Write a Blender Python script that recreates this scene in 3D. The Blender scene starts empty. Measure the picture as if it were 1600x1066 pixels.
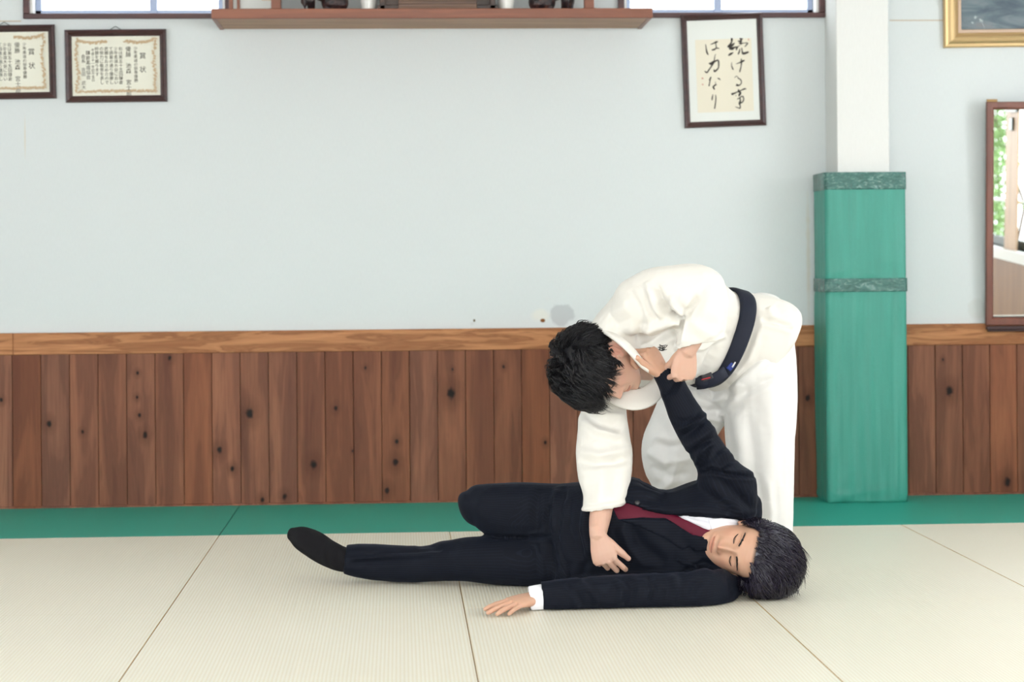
import bpy, bmesh, math, random
import numpy as np
from mathutils import Vector, Matrix, noise
from mathutils.bvhtree import BVHTree
from mathutils.geometry import delaunay_2d_cdt

# ------------------------------------------------------------------ camera
F = 3160.0; EYE = 1.035; RHO = 0.0085; PSI = math.atan(175 / F); PX, PY = 800.0, 423.5
SC = bpy.context.scene
COL = SC.collection
cam = bpy.data.cameras.new('camera'); cam_o = bpy.data.objects.new('camera', cam); COL.objects.link(cam_o)
_R = Vector((math.cos(PSI), -math.sin(PSI), 0)); _Z = Vector((0, 0, 1)); _Fw = Vector((math.sin(PSI), math.cos(PSI), 0))
_ix = _R * math.cos(RHO) - _Z * math.sin(RHO); _iy = _R * math.sin(RHO) + _Z * math.cos(RHO)
cam_o.matrix_world = Matrix(((_ix.x, _iy.x, -_Fw.x, 0), (_ix.y, _iy.y, -_Fw.y, 0), (_ix.z, _iy.z, -_Fw.z, EYE), (0, 0, 0, 1)))
cam.sensor_width = 36; cam.lens = 36 * F / 1600; cam.shift_y = -(533 - PY) / 1600
cam.clip_start = 0.1; cam.clip_end = 100
cam.dof.use_dof = True; cam.dof.focus_distance = 6.5; cam.dof.aperture_fstop = 3.6
SC.camera = cam_o
SC.view_settings.view_transform = 'Standard'; SC.view_settings.look = 'None'
SC.view_settings.gamma = 1; SC.view_settings.use_curve_mapping = False
SC.view_settings.exposure = -1.06

# ------------------------------------------------------------------ daylight and added fill lamps
W = bpy.data.worlds.new('sky'); SC.world = W; W.use_nodes = True
_bg = W.node_tree.nodes['Background']; _bg.inputs[0].default_value = (0.93, 0.97, 1.0, 1); _bg.inputs[1].default_value = 8.0

def window_or_fill_light(name, loc, normal, w, h, watts, col=(1, 0.98, 0.95)):
    """area lamp outside an opening"""
    l = bpy.data.lights.new(name, 'AREA'); l.shape = 'RECTANGLE'; l.size = w; l.size_y = h; l.energy = watts; l.color = col
    o = bpy.data.objects.new(name, l); COL.objects.link(o); o.location = loc
    o.rotation_euler = Vector(normal).to_track_quat('-Z', 'Z').to_euler()
    return o
window_or_fill_light('daylight_right', (6.4, 3.6, 2.2), (-1, 0, -.10), 9.5, 3.4, 600)
window_or_fill_light('fill_front', (0.3, -2.35, 1.7), (0, 1, -0.05), 7.0, 1.9, 620)  # frontal fill added behind the viewer, through an unseen opening
window_or_fill_light('fill_left', (-5.2, 3.3, 1.9), (1, .12, -.05), 8.5, 2.4, 330, (.93, .97, 1.0))  # fill added from the left to brighten the shade beside the pillar
window_or_fill_light('daylight_high_window', (0.0, 9.5, 2.62), (0, -1, -0.1), 3.4, 0.6, 14, (0.85, 0.92, 1))

def ray(px, py):
    dx, dy = px - PX, py - PY
    a = dx * math.cos(RHO) - dy * math.sin(RHO); b = dx * math.sin(RHO) + dy * math.cos(RHO)
    c, s = math.cos(PSI), math.sin(PSI)
    return Vector((a / F * c + s, c - a / F * s, -b / F))
def P(px, py, Y):
    r = ray(px, py); t = Y / r.y
    return Vector((r.x * t, Y, EYE + r.z * t))
def G(px, py, z=0.0):
    r = ray(px, py); t = (z - EYE) / r.z
    return Vector((r.x * t, r.y * t, z))
def project(co):
    """world points (n,3) -> picture coordinates of the 1600x1066 photograph"""
    c, s = math.cos(PSI), math.sin(PSI)
    q = co[:, :3]; a = q[:, 0] * c - q[:, 1] * s; d = q[:, 0] * s + q[:, 1] * c; z = q[:, 2] - EYE
    u = a / d * F; v = -z / d * F
    dx = u * math.cos(RHO) + v * math.sin(RHO); dy = -u * math.sin(RHO) + v * math.cos(RHO)
    return np.stack([dx + PX, dy + PY], 1)

# ------------------------------------------------------------------ materials
class N:
    def __init__(s, name, rough=0.6, col=None, metal=0, spec=None, sheen=None):
        s.m = bpy.data.materials.new(name); s.m.use_nodes = True; s.t = s.m.node_tree
        s.b = s.t.nodes['Principled BSDF']; s.b.inputs['Roughness'].default_value = rough
        s.b.inputs['Metallic'].default_value = metal
        if col: s.b.inputs['Base Color'].default_value = (*col, 1)
        if spec is not None: s.b.inputs['Specular IOR Level'].default_value = spec
        if sheen is not None:
            s.b.inputs['Sheen Weight'].default_value = sheen
    def n(s, typ, **kw):
        nd = s.t.nodes.new(typ)
        for k, v in kw.items():
            if k.startswith('i_'): nd.inputs[k[2:].replace('_', ' ')].default_value = v
            elif k.startswith('n_'): nd.inputs[int(k[2:])].default_value = v
            else: setattr(nd, k, v)
        return nd
    def l(s, a, b): s.t.links.new(a, b)
    def math(s, op, a, b=None, c=None):
        nd = s.t.nodes.new('ShaderNodeMath'); nd.operation = op
        for i, v in enumerate((a, b, c)):
            if v is None: continue
            if isinstance(v, (int, float)): nd.inputs[i].default_value = v
            else: s.l(v, nd.inputs[i])
        return nd.outputs[0]
    def mix(s, fac, a, b, typ='MIX'):
        nd = s.t.nodes.new('ShaderNodeMix'); nd.data_type = 'RGBA'; nd.blend_type = typ
        for v, k in ((fac, 0), (a, 6), (b, 7)):
            if isinstance(v, (int, float)): nd.inputs[k].default_value = v
            elif isinstance(v, tuple): nd.inputs[k].default_value = (*v[:3], 1)
            else: s.l(v, nd.inputs[k])
        return nd.outputs[2]
    def pos(s): return s.t.nodes.new('ShaderNodeNewGeometry').outputs['Position']
    def obj(s): return s.t.nodes.new('ShaderNodeTexCoord').outputs['Object']
    def map(s, v, scale=(1, 1, 1), loc=(0, 0, 0), rot=(0, 0, 0)):
        m = s.n('ShaderNodeMapping'); s.l(v, m.inputs[0]); m.inputs[1].default_value = loc; m.inputs[2].default_value = rot; m.inputs[3].default_value = scale
        return m.outputs[0]
    def noise(s, v, scale=5, detail=3, rough=.5, dist=0):
        m = s.n('ShaderNodeTexNoise'); s.l(v, m.inputs['Vector']); m.inputs['Scale'].default_value = scale
        m.inputs['Detail'].default_value = detail; m.inputs['Roughness'].default_value = rough; m.inputs['Distortion'].default_value = dist
        return m.outputs[0]
    def ramp(s, f, stops):
        r = s.n('ShaderNodeValToRGB'); s.l(f, r.inputs[0]); e = r.color_ramp.elements
        while len(e) < len(stops): e.new(0.5)
        for k, (p, c) in enumerate(stops):
            e[k].position = p; e[k].color = (*c, 1) if isinstance(c, tuple) else (c, c, c, 1)
        return r.outputs[0]
    def bump(s, h, strength=.3, dist=.002):
        b = s.n('ShaderNodeBump'); b.inputs['Strength'].default_value = strength; b.inputs['Distance'].default_value = dist
        s.l(h, b.inputs['Height']); s.l(b.outputs[0], s.b.inputs['Normal'])
    def color(s, c): s.l(c, s.b.inputs['Base Color']); return s

def plain(name, col, rough=.6, metal=0, spec=None): return N(name, rough, col, metal, spec).m

# ------------------------------------------------------------------ mesh helpers
def tag(o, label=None, cat=None, group=None, kind=None):
    if label: o['label'] = label
    if cat: o['category'] = cat
    if group: o['group'] = group
    if kind: o['kind'] = kind
    return o
def empty(name, loc, label=None, cat=None, group=None):
    o = bpy.data.objects.new(name, None); COL.objects.link(o); o.location = loc; o.empty_display_size = .1
    return tag(o, label, cat, group)
def link(name, me, mat=None, parent=None, smooth=False):
    o = bpy.data.objects.new(name, me); COL.objects.link(o)
    if mat: me.materials.append(mat)
    if smooth: me.polygons.foreach_set('use_smooth', [True] * len(me.polygons)); me.update()
    if parent:
        o.parent = parent
        bpy.context.view_layer.update()
        o.matrix_parent_inverse = parent.matrix_world.inverted()
    return o
class MB:
    def __init__(s): s.v = []; s.f = []
    def add(s, v, f):
        k = len(s.v); s.v += [tuple(p) for p in v]; s.f += [tuple(i + k for i in q) for q in f]; return s
    def box(s, a, b):
        x0, x1 = sorted((a[0], b[0])); y0, y1 = sorted((a[1], b[1])); z0, z1 = sorted((a[2], b[2]))
        return s.add([(x0, y0, z0), (x1, y0, z0), (x1, y1, z0), (x0, y1, z0), (x0, y0, z1), (x1, y0, z1), (x1, y1, z1), (x0, y1, z1)],
                     [(0, 3, 2, 1), (4, 5, 6, 7), (0, 1, 5, 4), (1, 2, 6, 5), (2, 3, 7, 6), (3, 0, 4, 7)])
    def hexa(s, p):  # 8 points, same order as box
        return s.add(p, [(0, 3, 2, 1), (4, 5, 6, 7), (0, 1, 5, 4), (1, 2, 6, 5), (2, 3, 7, 6), (3, 0, 4, 7)])
    def rings(s, rs, cap=True, close=False):
        n = len(rs[0]); base = len(s.v)
        for r in rs: s.v += [tuple(p) for p in r]
        m = len(rs)
        for i in range(m - 1 + (1 if close else 0)):
            a = base + i * n; b = base + ((i + 1) % m) * n
            for j in range(n):
                s.f.append((a + j, a + (j + 1) % n, b + (j + 1) % n, b + j))
        if cap and not close:
            s.f.append(tuple(base + j for j in range(n))[::-1]); s.f.append(tuple(base + (m - 1) * n + j for j in range(n)))
        return s
    def tube(s, pts, r, n=8, cap=True):
        pts = [Vector(p) for p in pts]; rr = r if isinstance(r, (list, tuple)) else [r] * len(pts); rs = []
        up = Vector((0.12, 0.3, 1)).normalized()
        for i, p in enumerate(pts):
            t = (pts[min(i + 1, len(pts) - 1)] - pts[max(i - 1, 0)]).normalized()
            u = t.cross(up); u = u.normalized() if u.length > 1e-4 else t.orthogonal().normalized()
            w = t.cross(u)
            rs.append([p + (u * math.cos(2 * math.pi * k / n) + w * math.sin(2 * math.pi * k / n)) * rr[i] for k in range(n)])
        return s.rings(rs, cap)
    def lathe(s, c, prof, n=24):
        return s.rings([[(c[0] + r * math.cos(2 * math.pi * k / n), c[1] + r * math.sin(2 * math.pi * k / n), c[2] + z) for k in range(n)] for r, z in prof])
    def ball(s, c, r, nu=16, nv=10, M=None):
        rs = []
        for i in range(nv + 1):
            a = math.pi * i / nv; sr = max(math.sin(a), .02)
            rs.append([(c[0] + r[0] * sr * math.cos(2 * math.pi * k / nu), c[1] + r[1] * sr * math.sin(2 * math.pi * k / nu), c[2] - r[2] * math.cos(a)) for k in range(nu)])
        if M is not None: rs = [[M @ Vector(p) for p in q] for q in rs]
        return s.rings(rs)
    def mesh(s, name):
        me = bpy.data.meshes.new(name); me.from_pydata(s.v, [], s.f); me.update()
        bm = bmesh.new(); bm.from_mesh(me); bmesh.ops.recalc_face_normals(bm, faces=bm.faces); bm.to_mesh(me); bm.free()
        return me
    def build(s, name, mat, parent=None, smooth=False, bevel=0, seg=2):
        o = link(name, s.mesh(name), mat, parent, smooth)
        if bevel:
            m = o.modifiers.new('bevel', 'BEVEL'); m.width = bevel; m.segments = seg; m.limit_method = 'ANGLE'
        return o

# ------------------------------------------------------------------ setting materials
WY = 9.10          # the wall with the shelf
def wall_mat(name, base=(.645, .69, .695), marks=False):
    m = N(name, .85, spec=.2); p = m.pos()
    weave = m.noise(m.map(p, (260, 260, 38)), 1, 2); weave2 = m.noise(m.map(p, (420, 420, 420)), 1, 1)
    big = m.noise(p, 1.3, 3)
    c = m.mix(m.math('MULTIPLY', big, .25), base, tuple(v * .93 for v in base))
    c = m.mix(m.math('MULTIPLY', m.ramp(weave, [(.42, 1.0), (.6, 0.0)]), .10), c, tuple(v * .82 for v in base))
    if marks:
        def blob(px, py, rx, rz, col, amt, soft=.35, warp=.25):
            nonlocal c
            q = P(px, py, WY)
            v = m.map(p, (1 / rx, 0, 1 / rz), (-q.x / rx, 0, -q.z / rz))
            ln = m.n('ShaderNodeVectorMath', operation='LENGTH'); m.l(v, ln.inputs[0])
            d = m.math('ADD', ln.outputs['Value'], m.math('MULTIPLY', m.math('SUBTRACT', m.noise(p, 35, 3), .5), warp * 2))
            f = m.math('MULTIPLY', m.ramp(d, [(max(0, 1 - soft) * .5, 1.0), (.5, 0.0)]), amt)
            # ramp runs on d/2
            f.node.inputs[0].links[0].from_node.inputs[0].links
            c = m.mix(f, c, col)
        def dblob(px, py, rx, rz, col, amt, warp=.25, soft=.3):
            nonlocal c
            q = P(px, py, WY)
            v = m.map(p, (1 / rx, 0, 1 / rz), (-q.x / rx, 0, -q.z / rz))
            ln = m.n('ShaderNodeVectorMath', operation='LENGTH'); m.l(v, ln.inputs[0])
            d = m.math('ADD', ln.outputs['Value'], m.math('MULTIPLY', m.math('SUBTRACT', m.noise(p, 22, 3), .5), warp * 2))
            mr = m.n('ShaderNodeMapRange'); m.l(d, mr.inputs[0]); mr.inputs[1].default_value = 1 - soft; mr.inputs[2].default_value = 1; mr.inputs[3].default_value = amt; mr.inputs[4].default_value = 0
            c = m.mix(mr.outputs[0], c, col)
        dblob(877, 492, .062, .052, (.40, .42, .44), .6, .45, .2)
        dblob(845, 493, .055, .035, (.71, .71, .66), .8, .25, .5)
        dblob(848, 501, .0135, .010, (.20, .085, .025), 1, .1, .3)
        dblob(741, 501, .006, .008, (.10, .07, .03), 1, .1, .4)
        dblob(738, 506, .014, .009, (.52, .55, .55), .5, .2, .6)
        dblob(1528, 483, .055, .05, (.55, .57, .55), .5, .35, .3)
        dblob(39, 215, .004, .11, (.62, .55, .42), .6, .1, .6)
        dblob(1263, 400, .012, .36, (.55, .44, .26), .30, .5, .7)
    m.color(c); m.bump(m.math('ADD', weave, m.math('MULTIPLY', weave2, .5)), .25, .0012)
    return m.m
M_wall = wall_mat('wallpaper', marks=True); M_wall2 = wall_mat('wallpaper_plain')

def wood(name, base, dark, axis='z', scale=1.0, rough=.45, plank=None, x0=0, knots=(), ring=0.5, gloss=.5, rows=None, lines=.3):
    m = N(name, rough, spec=gloss); p = m.pos()
    st = {'z': (14, 14, 1.3), 'x': (1.3, 14, 14), 'y': (14, 1.3, 14)}[axis]
    st2 = {'z': (150, 150, 5), 'x': (5, 150, 150), 'y': (150, 5, 150)}[axis]
    off = None
    if plank:
        sx = m.n('ShaderNodeSeparateXYZ'); m.l(p, sx.inputs[0])
        idx = m.math('FLOOR', m.math('DIVIDE', m.math('SUBTRACT', sx.outputs[0 if rows is None else rows], x0), plank))
        wn = m.n('ShaderNodeTexWhiteNoise', noise_dimensions='1D'); m.l(idx, wn.inputs['W'])
        cb = m.n('ShaderNodeCombineXYZ'); m.l(m.math('MULTIPLY', wn.outputs[0], 7.0), cb.inputs[0]); m.l(m.math('MULTIPLY', wn.outputs[0], 31.0), cb.inputs[2])
        ad = m.n('ShaderNodeVectorMath', operation='ADD'); m.l(p, ad.inputs[0]); m.l(cb.outputs[0], ad.inputs[1]); v = ad.outputs[0]
    else: v = p
    g1 = m.noise(m.map(v, tuple(a * scale for a in st)), 1, 4, .55, ring)
    g2 = m.noise(m.map(v, tuple(a * scale for a in st2)), 1, 3)
    rg = m.math('SINE', m.math('MULTIPLY', g1, 26.0))
    c = m.mix(m.ramp(g1, [(.35, 0.0), (.68, 1.0)]), base, dark)
    c = m.mix(m.math('MULTIPLY', m.ramp(rg, [(.5, 0.0), (1.0, 1.0)]), lines), c, tuple(d * .75 for d in dark))
    c = m.mix(m.math('MULTIPLY', m.ramp(g2, [(.4, 0.0), (.7, 1.0)]), .25), c, tuple(d * .8 for d in dark))
    if plank:
        c = m.mix(m.math('MULTIPLY', wn.outputs[0], .34), c, dark)
        tone = m.n('ShaderNodeHueSaturation'); m.l(c, tone.inputs['Color'])
        m.l(m.math('ADD', m.math('MULTIPLY', wn.outputs[0], .12), .88), tone.inputs['Saturation'])
        m.l(m.math('ADD', m.math('MULTIPLY', m.math('FRACT', m.math('MULTIPLY', wn.outputs[0], 17.3)), .3), .86), tone.inputs['Value'])
        c = tone.outputs[0]
    mn = None
    for (kx, kz, r) in knots:
        vv = m.map(p, (1 / r, 0, .72 / r), (-kx / r, 0, -kz * .72 / r))
        ln = m.n('ShaderNodeVectorMath', operation='LENGTH'); m.l(vv, ln.inputs[0])
        mn = ln.outputs['Value'] if mn is None else m.math('MINIMUM', mn, ln.outputs['Value'])
    if mn is not None:
        wob = m.math('ADD', mn, m.math('MULTIPLY', m.math('SUBTRACT', m.noise(p, 60, 2), .5), 1.2))
        mr = m.n('ShaderNodeMapRange'); m.l(wob, mr.inputs[0]); mr.inputs[1].default_value = 1.0; mr.inputs[2].default_value = 5.0; mr.inputs[3].default_value = .55; mr.inputs[4].default_value = 0
        c = m.mix(mr.outputs[0], c, tuple(d * .6 for d in dark))
        mr = m.n('ShaderNodeMapRange'); m.l(wob, mr.inputs[0]); mr.inputs[1].default_value = .7; mr.inputs[2].default_value = 1.5; mr.inputs[3].default_value = 1; mr.inputs[4].default_value = 0
        c = m.mix(mr.outputs[0], c, (.012, .007, .006))
    m.color(c); m.bump(m.math('ADD', g1, m.math('MULTIPLY', g2, .3)), .15, .002)
    return m.m
PLX = P(66, 700, WY).x          # one plank joint
PLW = .1257
KN = [(77, 662, 3), (129, 675, 1.8), (215, 583, 1.6), (214, 621, 1.6), (218, 649, 2), (227, 680, 3), (390, 646, 4.6), (343, 703, 3.2), (363, 733, 2.4),
      (490, 726, 4.2), (410, 781, 2.4), (445, 776, 2.8), (705, 615, 5), (525, 638, 2.3), (618, 722, 3.5), (787, 573, 1.8), (852, 692, 1.8), (571, 575, 1.5),
      (551, 705, 1.3), (707, 577, 1.4), (1484, 611, 4.5), (1473, 562, 1.4), (1574, 753, 4.2), (2, 625, 2), (265, 560, 2.4), (1262, 622, 3), (605, 767, 3), (620, 690, 2.2)]
KNW = []
for kx, ky, r in KN:
    q = P(kx, ky, WY - .02); KNW.append((q.x, q.z, r * WY / F))
M_planks = wood('cedar_boards', (.30, .108, .048), (.140, .046, .024), 'z', 1.0, .55, PLW, PLX - PLW * 20, KNW, gloss=.2)
M_cap = wood('pale_cedar_rail', (.52, .24, .105), (.27, .105, .042), 'x', 1.5, .5, ring=1.5, gloss=.2, lines=.6)
M_shelfwood = wood('reddish_shelf_wood', (.26, .085, .040), (.19, .060, .030), 'x', 1.0, .4)
M_shelfunder = wood('pale_shelf_underside', (.46, .26, .15), (.36, .20, .12), 'x', 1.0, .55)
M_frame = wood('dark_red_frame_wood', (.060, .022, .020), (.035, .013, .014), 'x', 3.0, .28)
M_mirrorwood = wood('reddish_mirror_frame', (.20, .070, .045), (.14, .050, .035), 'z', 1.0, .4)
M_tan = wood('tan_wood_panelling', (.33, .17, .07), (.24, .115, .05), 'z', 1.0, .5, .5, -10, rows=1)
M_white = plain('white_paint', (.80, .81, .80), .5)
M_alu = plain('flare_tinted_aluminium', (.30, .36, .50), .35, .3)  # blue tint puts the bluish window flare into the metal's colour
M_darkalu = plain('dark_green_aluminium', (.02, .045, .042), .35, .2)
M_trimwood = wood('window_trim_wood', (.085, .030, .028), (.055, .020, .022), 'x', 2.0, .4)
g = N('window_glass', .02); g.b.inputs['Transmission Weight'].default_value = 1; g.b.inputs['IOR'].default_value = 1.0; g.b.inputs['Base Color'].default_value = (1, 1, 1, 1)
M_glass = g.m

# tatami mat vinyl: fine ribs that run away from the viewer
def mat_vinyl(name, base, lo, rib=.0105, amp=.6, bumpd=.0012):
    m = N(name, .42, spec=.5); p = m.pos(); s = m.n('ShaderNodeSeparateXYZ'); m.l(p, s.inputs[0])
    w = m.math('SINE', m.math('MULTIPLY', s.outputs[0], 2 * math.pi / rib))
    w01 = m.math('ADD', m.math('MULTIPLY', w, .5), .5)
    dash = m.math('ADD', m.math('MULTIPLY', m.math('SINE', m.math('MULTIPLY', s.outputs[1], 2 * math.pi / .016)), .5), .5)
    n = m.noise(p, 3, 3)
    c = m.mix(m.math('MULTIPLY', m.math('POWER', w01, 2.0), amp), base, lo)
    c = m.mix(m.math('MULTIPLY', m.math('MULTIPLY', dash, w01), amp * .35), c, lo)
    c = m.mix(m.math('MULTIPLY', n, .18), c, lo)
    m.color(c); m.bump(m.math('ADD', m.math('MULTIPLY', w01, -1.0), m.math('MULTIPLY', dash, -.3)), .5, bumpd)
    return m.m
M_yellow = mat_vinyl('cream_tatami_vinyl', (.84, .83, .735), (.70, .635, .46))
M_matside = plain('ochre_mat_edge', (.58, .38, .13), .6)
mg = N('green_mat_vinyl', .5, spec=.4); p_ = mg.pos()
mg.color(mg.mix(mg.noise(p_, 140, 2), (.022, .36, .27), (.018, .30, .23))); mg.bump(mg.noise(p_, 220, 2), .35, .001)
M_green = mg.m

# ------------------------------------------------------------------ floor mats
floor_z = -.045
MB().box((-4.3, -2.2, floor_z - .1), (3.85, 9.4, floor_z)).build('floor', plain('floor_boards', (.25, .16, .09)))['kind'] = 'structure'
XS = [-0.722 + .91 * k for k in range(-3, 6)]            # joints running away from the viewer
YS = [8.05, 6.225, 4.40, 2.575, .75, -1.075]
def mat_piece(name, x0, x1, y0, y1, material, side, label, group, dz=0, cat='mat'):
    g_ = .0010
    x0 += g_; x1 -= g_; y0 += g_; y1 -= g_
    b = MB().box((x0, y0, floor_z), (x1, y1, dz))
    o = link(name, b.mesh(name), material)
    o.data.materials.append(side)
    for f in o.data.polygons:
        if abs(f.normal.z) < .5: f.material_index = 1
    md = o.modifiers.new('bevel', 'BEVEL'); md.width = .0022; md.segments = 2; md.limit_method = 'ANGLE'
    return tag(o, label, cat, group)
rng = random.Random(4)
cols = ['beside the far left edge', 'left of the sock', 'under the outstretched leg', 'under the torso', 'in front of the padded pillar', 'right of the lying head']
for j in range(5):
    for i in range(8):
        x0, x1 = XS[i], XS[i + 1]
        if x0 > 3.8: continue
        x1 = min(x1, 3.8)
        # leave out mats the picture can show nothing of
        xa = project(np.array([[x0, YS[j + 1], 0], [x1, YS[j + 1], 0], [x0, YS[j], 0], [x1, YS[j], 0]]))
        if YS[j] < 4.9 or xa[:, 0].max() < -40 or xa[:, 0].min() > 2200: continue
        k = {0: 'back', 1: 'middle', 2: 'front'}[j]
        nm = {0: 'second mat from the left side', 1: 'mat'}.get(9)
        mid = (x0 + x1) / 2
        where = ('at the left edge of the photo' if mid < -1.2 and j > 0 else 'at the far left edge below the green strip' if mid < -1.7 else
                 'left of the black sock' if mid < -.9 else 'under the black sock and trouser leg' if mid < 0 and j == 0 else
                 'in front of the outstretched leg' if mid < 0 else 'under the flat hand and hips' if mid < .9 and j == 0 else
                 'in front of the flat hand' if mid < .9 else 'under the lying head and shoulder' if mid < 1.9 and j == 0 else
                 'in front of the lying head' if mid < 1.9 else 'right of the lying man, toward the mirror' if mid < 3 else 'cut to fit against the right wall')
        row = {0: 'back row', 1: 'front row', 2: 'front row'}[j]
        # a hair of height difference so that one edge catches light, as in the photo
        mat_piece('tatami_mat', x0, x1, YS[j + 1], YS[j], M_yellow, M_matside, 'cream ribbed judo mat, %s, %s' % (row, where), 'cream judo mats', rng.uniform(-.0008, 0.0))
for x0, x1, w in ((-3.2, -2.542, 'at the far left'), (-2.542, -.722, 'along the wall left of the sock'), (-.722, 1.098, 'along the wall behind the two men'), (1.098, 3.8, 'under the padded pillar')):
    if x1 < -1.9: continue
    mat_piece('green_mat', x0, x1, 8.05, WY - .028, M_green, plain('green_mat_edge', (.03, .16, .12)), 'smooth green judo mat strip %s' % w, 'green judo mats', 0)

# ------------------------------------------------------------------ the wall
ZT = 2.95
zc0 = P(625, 548, WY).z; zc1 = P(625, 514.5, WY).z        # pale rail
zs = P(625, 29, WY).z                                         # bottom of the window casing
wl0, wl1 = P(47, 20, WY).x, P(352, 20, WY).x
wr0, wr1 = P(975, 12, WY).x, P(1279, 12, WY).x
zw0 = P(625, 21, WY).z; zw1 = 2.72
b = MB()
b.box((-4.3, WY, floor_z), (3.85, WY + .12, zw0)); b.box((-4.3, WY, zw1), (3.85, WY + .12, ZT))
b.box((-4.3, WY, zw0), (wl0, WY + .12, zw1)); b.box((wl1, WY, zw0), (wr0, WY + .12, zw1)); b.box((wr1, WY, zw0), (3.85, WY + .12, zw1))
b.build('wall_back', M_wall)['kind'] = 'structure'
# faint joint of the wallpaper beside the windows
zj = P(20, 33, WY).z
b = MB().box((-4.3, WY - .003, zj - .003), (P(33, 33, WY).x, WY, zj + .002)); b.box((P(1390, 30, WY).x, WY - .003, zj - .006), (3.8, WY, zj - .001))
b.build('trim_1', plain('joint_strip', (.50, .43, .33), .6))['kind'] = 'structure'
# wainscot of boards with v joints
b = MB(); x = PLX - PLW * 20
while x < 3.8:
    x0, x1 = max(x, -4.3), min(x + PLW, 3.8)
    if x1 > x0:
        b.add([(x0, WY - .0, floor_z), (x0 + .0012, WY - .0205, floor_z), (x0 + .003, WY - .022, floor_z), (x1 - .003, WY - .022, floor_z), (x1 - .0012, WY - .0205, floor_z), (x1, WY, floor_z),
               (x0, WY - .0, zc0 + .01), (x0 + .0012, WY - .0205, zc0 + .01), (x0 + .003, WY - .022, zc0 + .01), (x1 - .003, WY - .022, zc0 + .01), (x1 - .0012, WY - .0205, zc0 + .01), (x1, WY, zc0 + .01)],
              [(0, 1, 7, 6), (1, 2, 8, 7), (2, 3, 9, 8), (3, 4, 10, 9), (4, 5, 11, 10), (6, 7, 8, 9, 10, 11), (5, 4, 3, 2, 1, 0)])
    x += PLW
b.build('trim_2', M_planks)['kind'] = 'structure'
tag(MB().box((-4.3, WY - .028, zc0), (P(22, 540, WY).x, WY, zc1)).box((P(22, 540, WY).x + .001, WY - .028, zc0), (3.8, WY, zc1)).build('trim_3', M_cap, bevel=.003), kind='structure')
tag(MB().box((-4.3, WY - .036, floor_z), (3.8, WY - .022, P(625, 783, WY - .03).z)).build('baseboard_back', M_planks, bevel=.003), kind='structure')

# high windows in the back wall
def high_window(n, x0, x1, mull):
    e = empty('window_%d' % n, ((x0 + x1) / 2, WY + .06, zw0)); e['kind'] = 'structure'
    c = .028
    cs = MB(); y0, y1 = WY - .02, WY + .02
    for a, bb in (((x0 - c, y0, zs), (x1 + c, y1, zw0)), ((x0 - c, y0, zw1), (x1 + c, y1, zw1 + c)), ((x0 - c, y0, zw0), (x0, y1, zw1)), ((x1, y0, zw0), (x1 + c, y1, zw1))): cs.box(a, bb)
    cs.build('window_casing', M_trimwood, e, bevel=.003)
    rv = MB(); t = .012
    rv.box((x0, WY, zw0), (x0 + t, WY + .12, zw1)); rv.box((x1 - t, WY, zw0), (x1, WY + .12, zw1)); rv.box((x0, WY + .02, zw0 - .001), (x1, WY + .12, zw0 + .004))
    rv.build('window_reveal', M_white, e)
    s = MB(); ys, ye = WY + .07, WY + .1; q = .025
    s.box((x0 + t, ys, zw0 + .004), (x1 - t, ye, zw0 + q)); s.box((x0 + t, ys, zw1 - q), (x1 - t, ye, zw1)); s.box((x0 + t, ys, zw0), (x0 + t + q, ye, zw1)); s.box((x1 - t - q, ys, zw0), (x1 - t, ye, zw1))
    for mx in mull: s.box((mx - .016, ys - .012, zw0), (mx + .016, ye, zw1))
    s.build('window_sash', M_alu, e, bevel=.002)
    MB().box((x0 + t, WY + .083, zw0), (x1 - t, WY + .087, zw1)).build('window_pane', M_glass, e)
high_window(1, wl0, wl1, [P(241, 10, WY + .09).x])
high_window(2, wr0, wr1, [P(1120, 5, WY + .09).x])

# pillar
cx0, cx1 = P(1307, 100, 8.86).x, P(1388.5, 100, 8.86).x
MB().box((cx0, 8.86, floor_z), (cx1, WY + .01, ZT)).build('trim_4', wall_mat('pillar_wallpaper', (.70, .71, .69)), bevel=.004)['kind'] = 'structure'

# other walls: right windows, plus openings added for fill light in front and left
XR = 3.8
b = MB(); RZ0, RZ1 = .86, 2.5
wins = [(5.64, 8.0), (3.36, 5.56), (1.1, 3.2), (-1.2, .94)]
b.box((XR + .02, -2.2, .82), (XR + .15, WY, RZ0)).box((XR, -2.2, RZ1), (XR + .15, WY, ZT))
ys = [-2.2] + sorted([v for w_ in wins for v in w_]) + [WY]
for i in range(0, len(ys), 2): b.box((XR + .02, ys[i], RZ0), (XR + .05, ys[i + 1], RZ1))
b.build('wall_right', M_wall2)['kind'] = 'structure'
MB().box((XR, -2.2, floor_z), (XR + .15, WY, .79)).build('trim_5', M_tan)['kind'] = 'structure'
MB().box((XR - .03, -2.2, .79), (XR + .15, WY, .86)).build('trim_6', M_white, bevel=.004)['kind'] = 'structure'
M_post = wood('pale_window_posts', (.62, .42, .27), (.50, .32, .2), 'z', 1, .5)
for k, (a, c) in enumerate(wins):
    e = empty('window_%d' % (k + 3), (XR + .08, (a + c) / 2, RZ0)); e['kind'] = 'structure'
    s = MB(); q = .035
    s.box((XR + .05, a, RZ0), (XR + .09, c, RZ0 + .055)); s.box((XR + .05, a, RZ1 - q), (XR + .09, c, RZ1))
    s.build('window_sash', M_darkalu, e, bevel=.002)
    MB().box((XR + .03, a, 1.145), (XR + .055, c, 1.165)).build('window_rail', plain('pale_green_rail', (.55, .68, .62), .4), e)
    MB().box((XR + .073, a, RZ0), (XR + .077, c, RZ1)).build('window_pane', M_glass, e)
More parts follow.
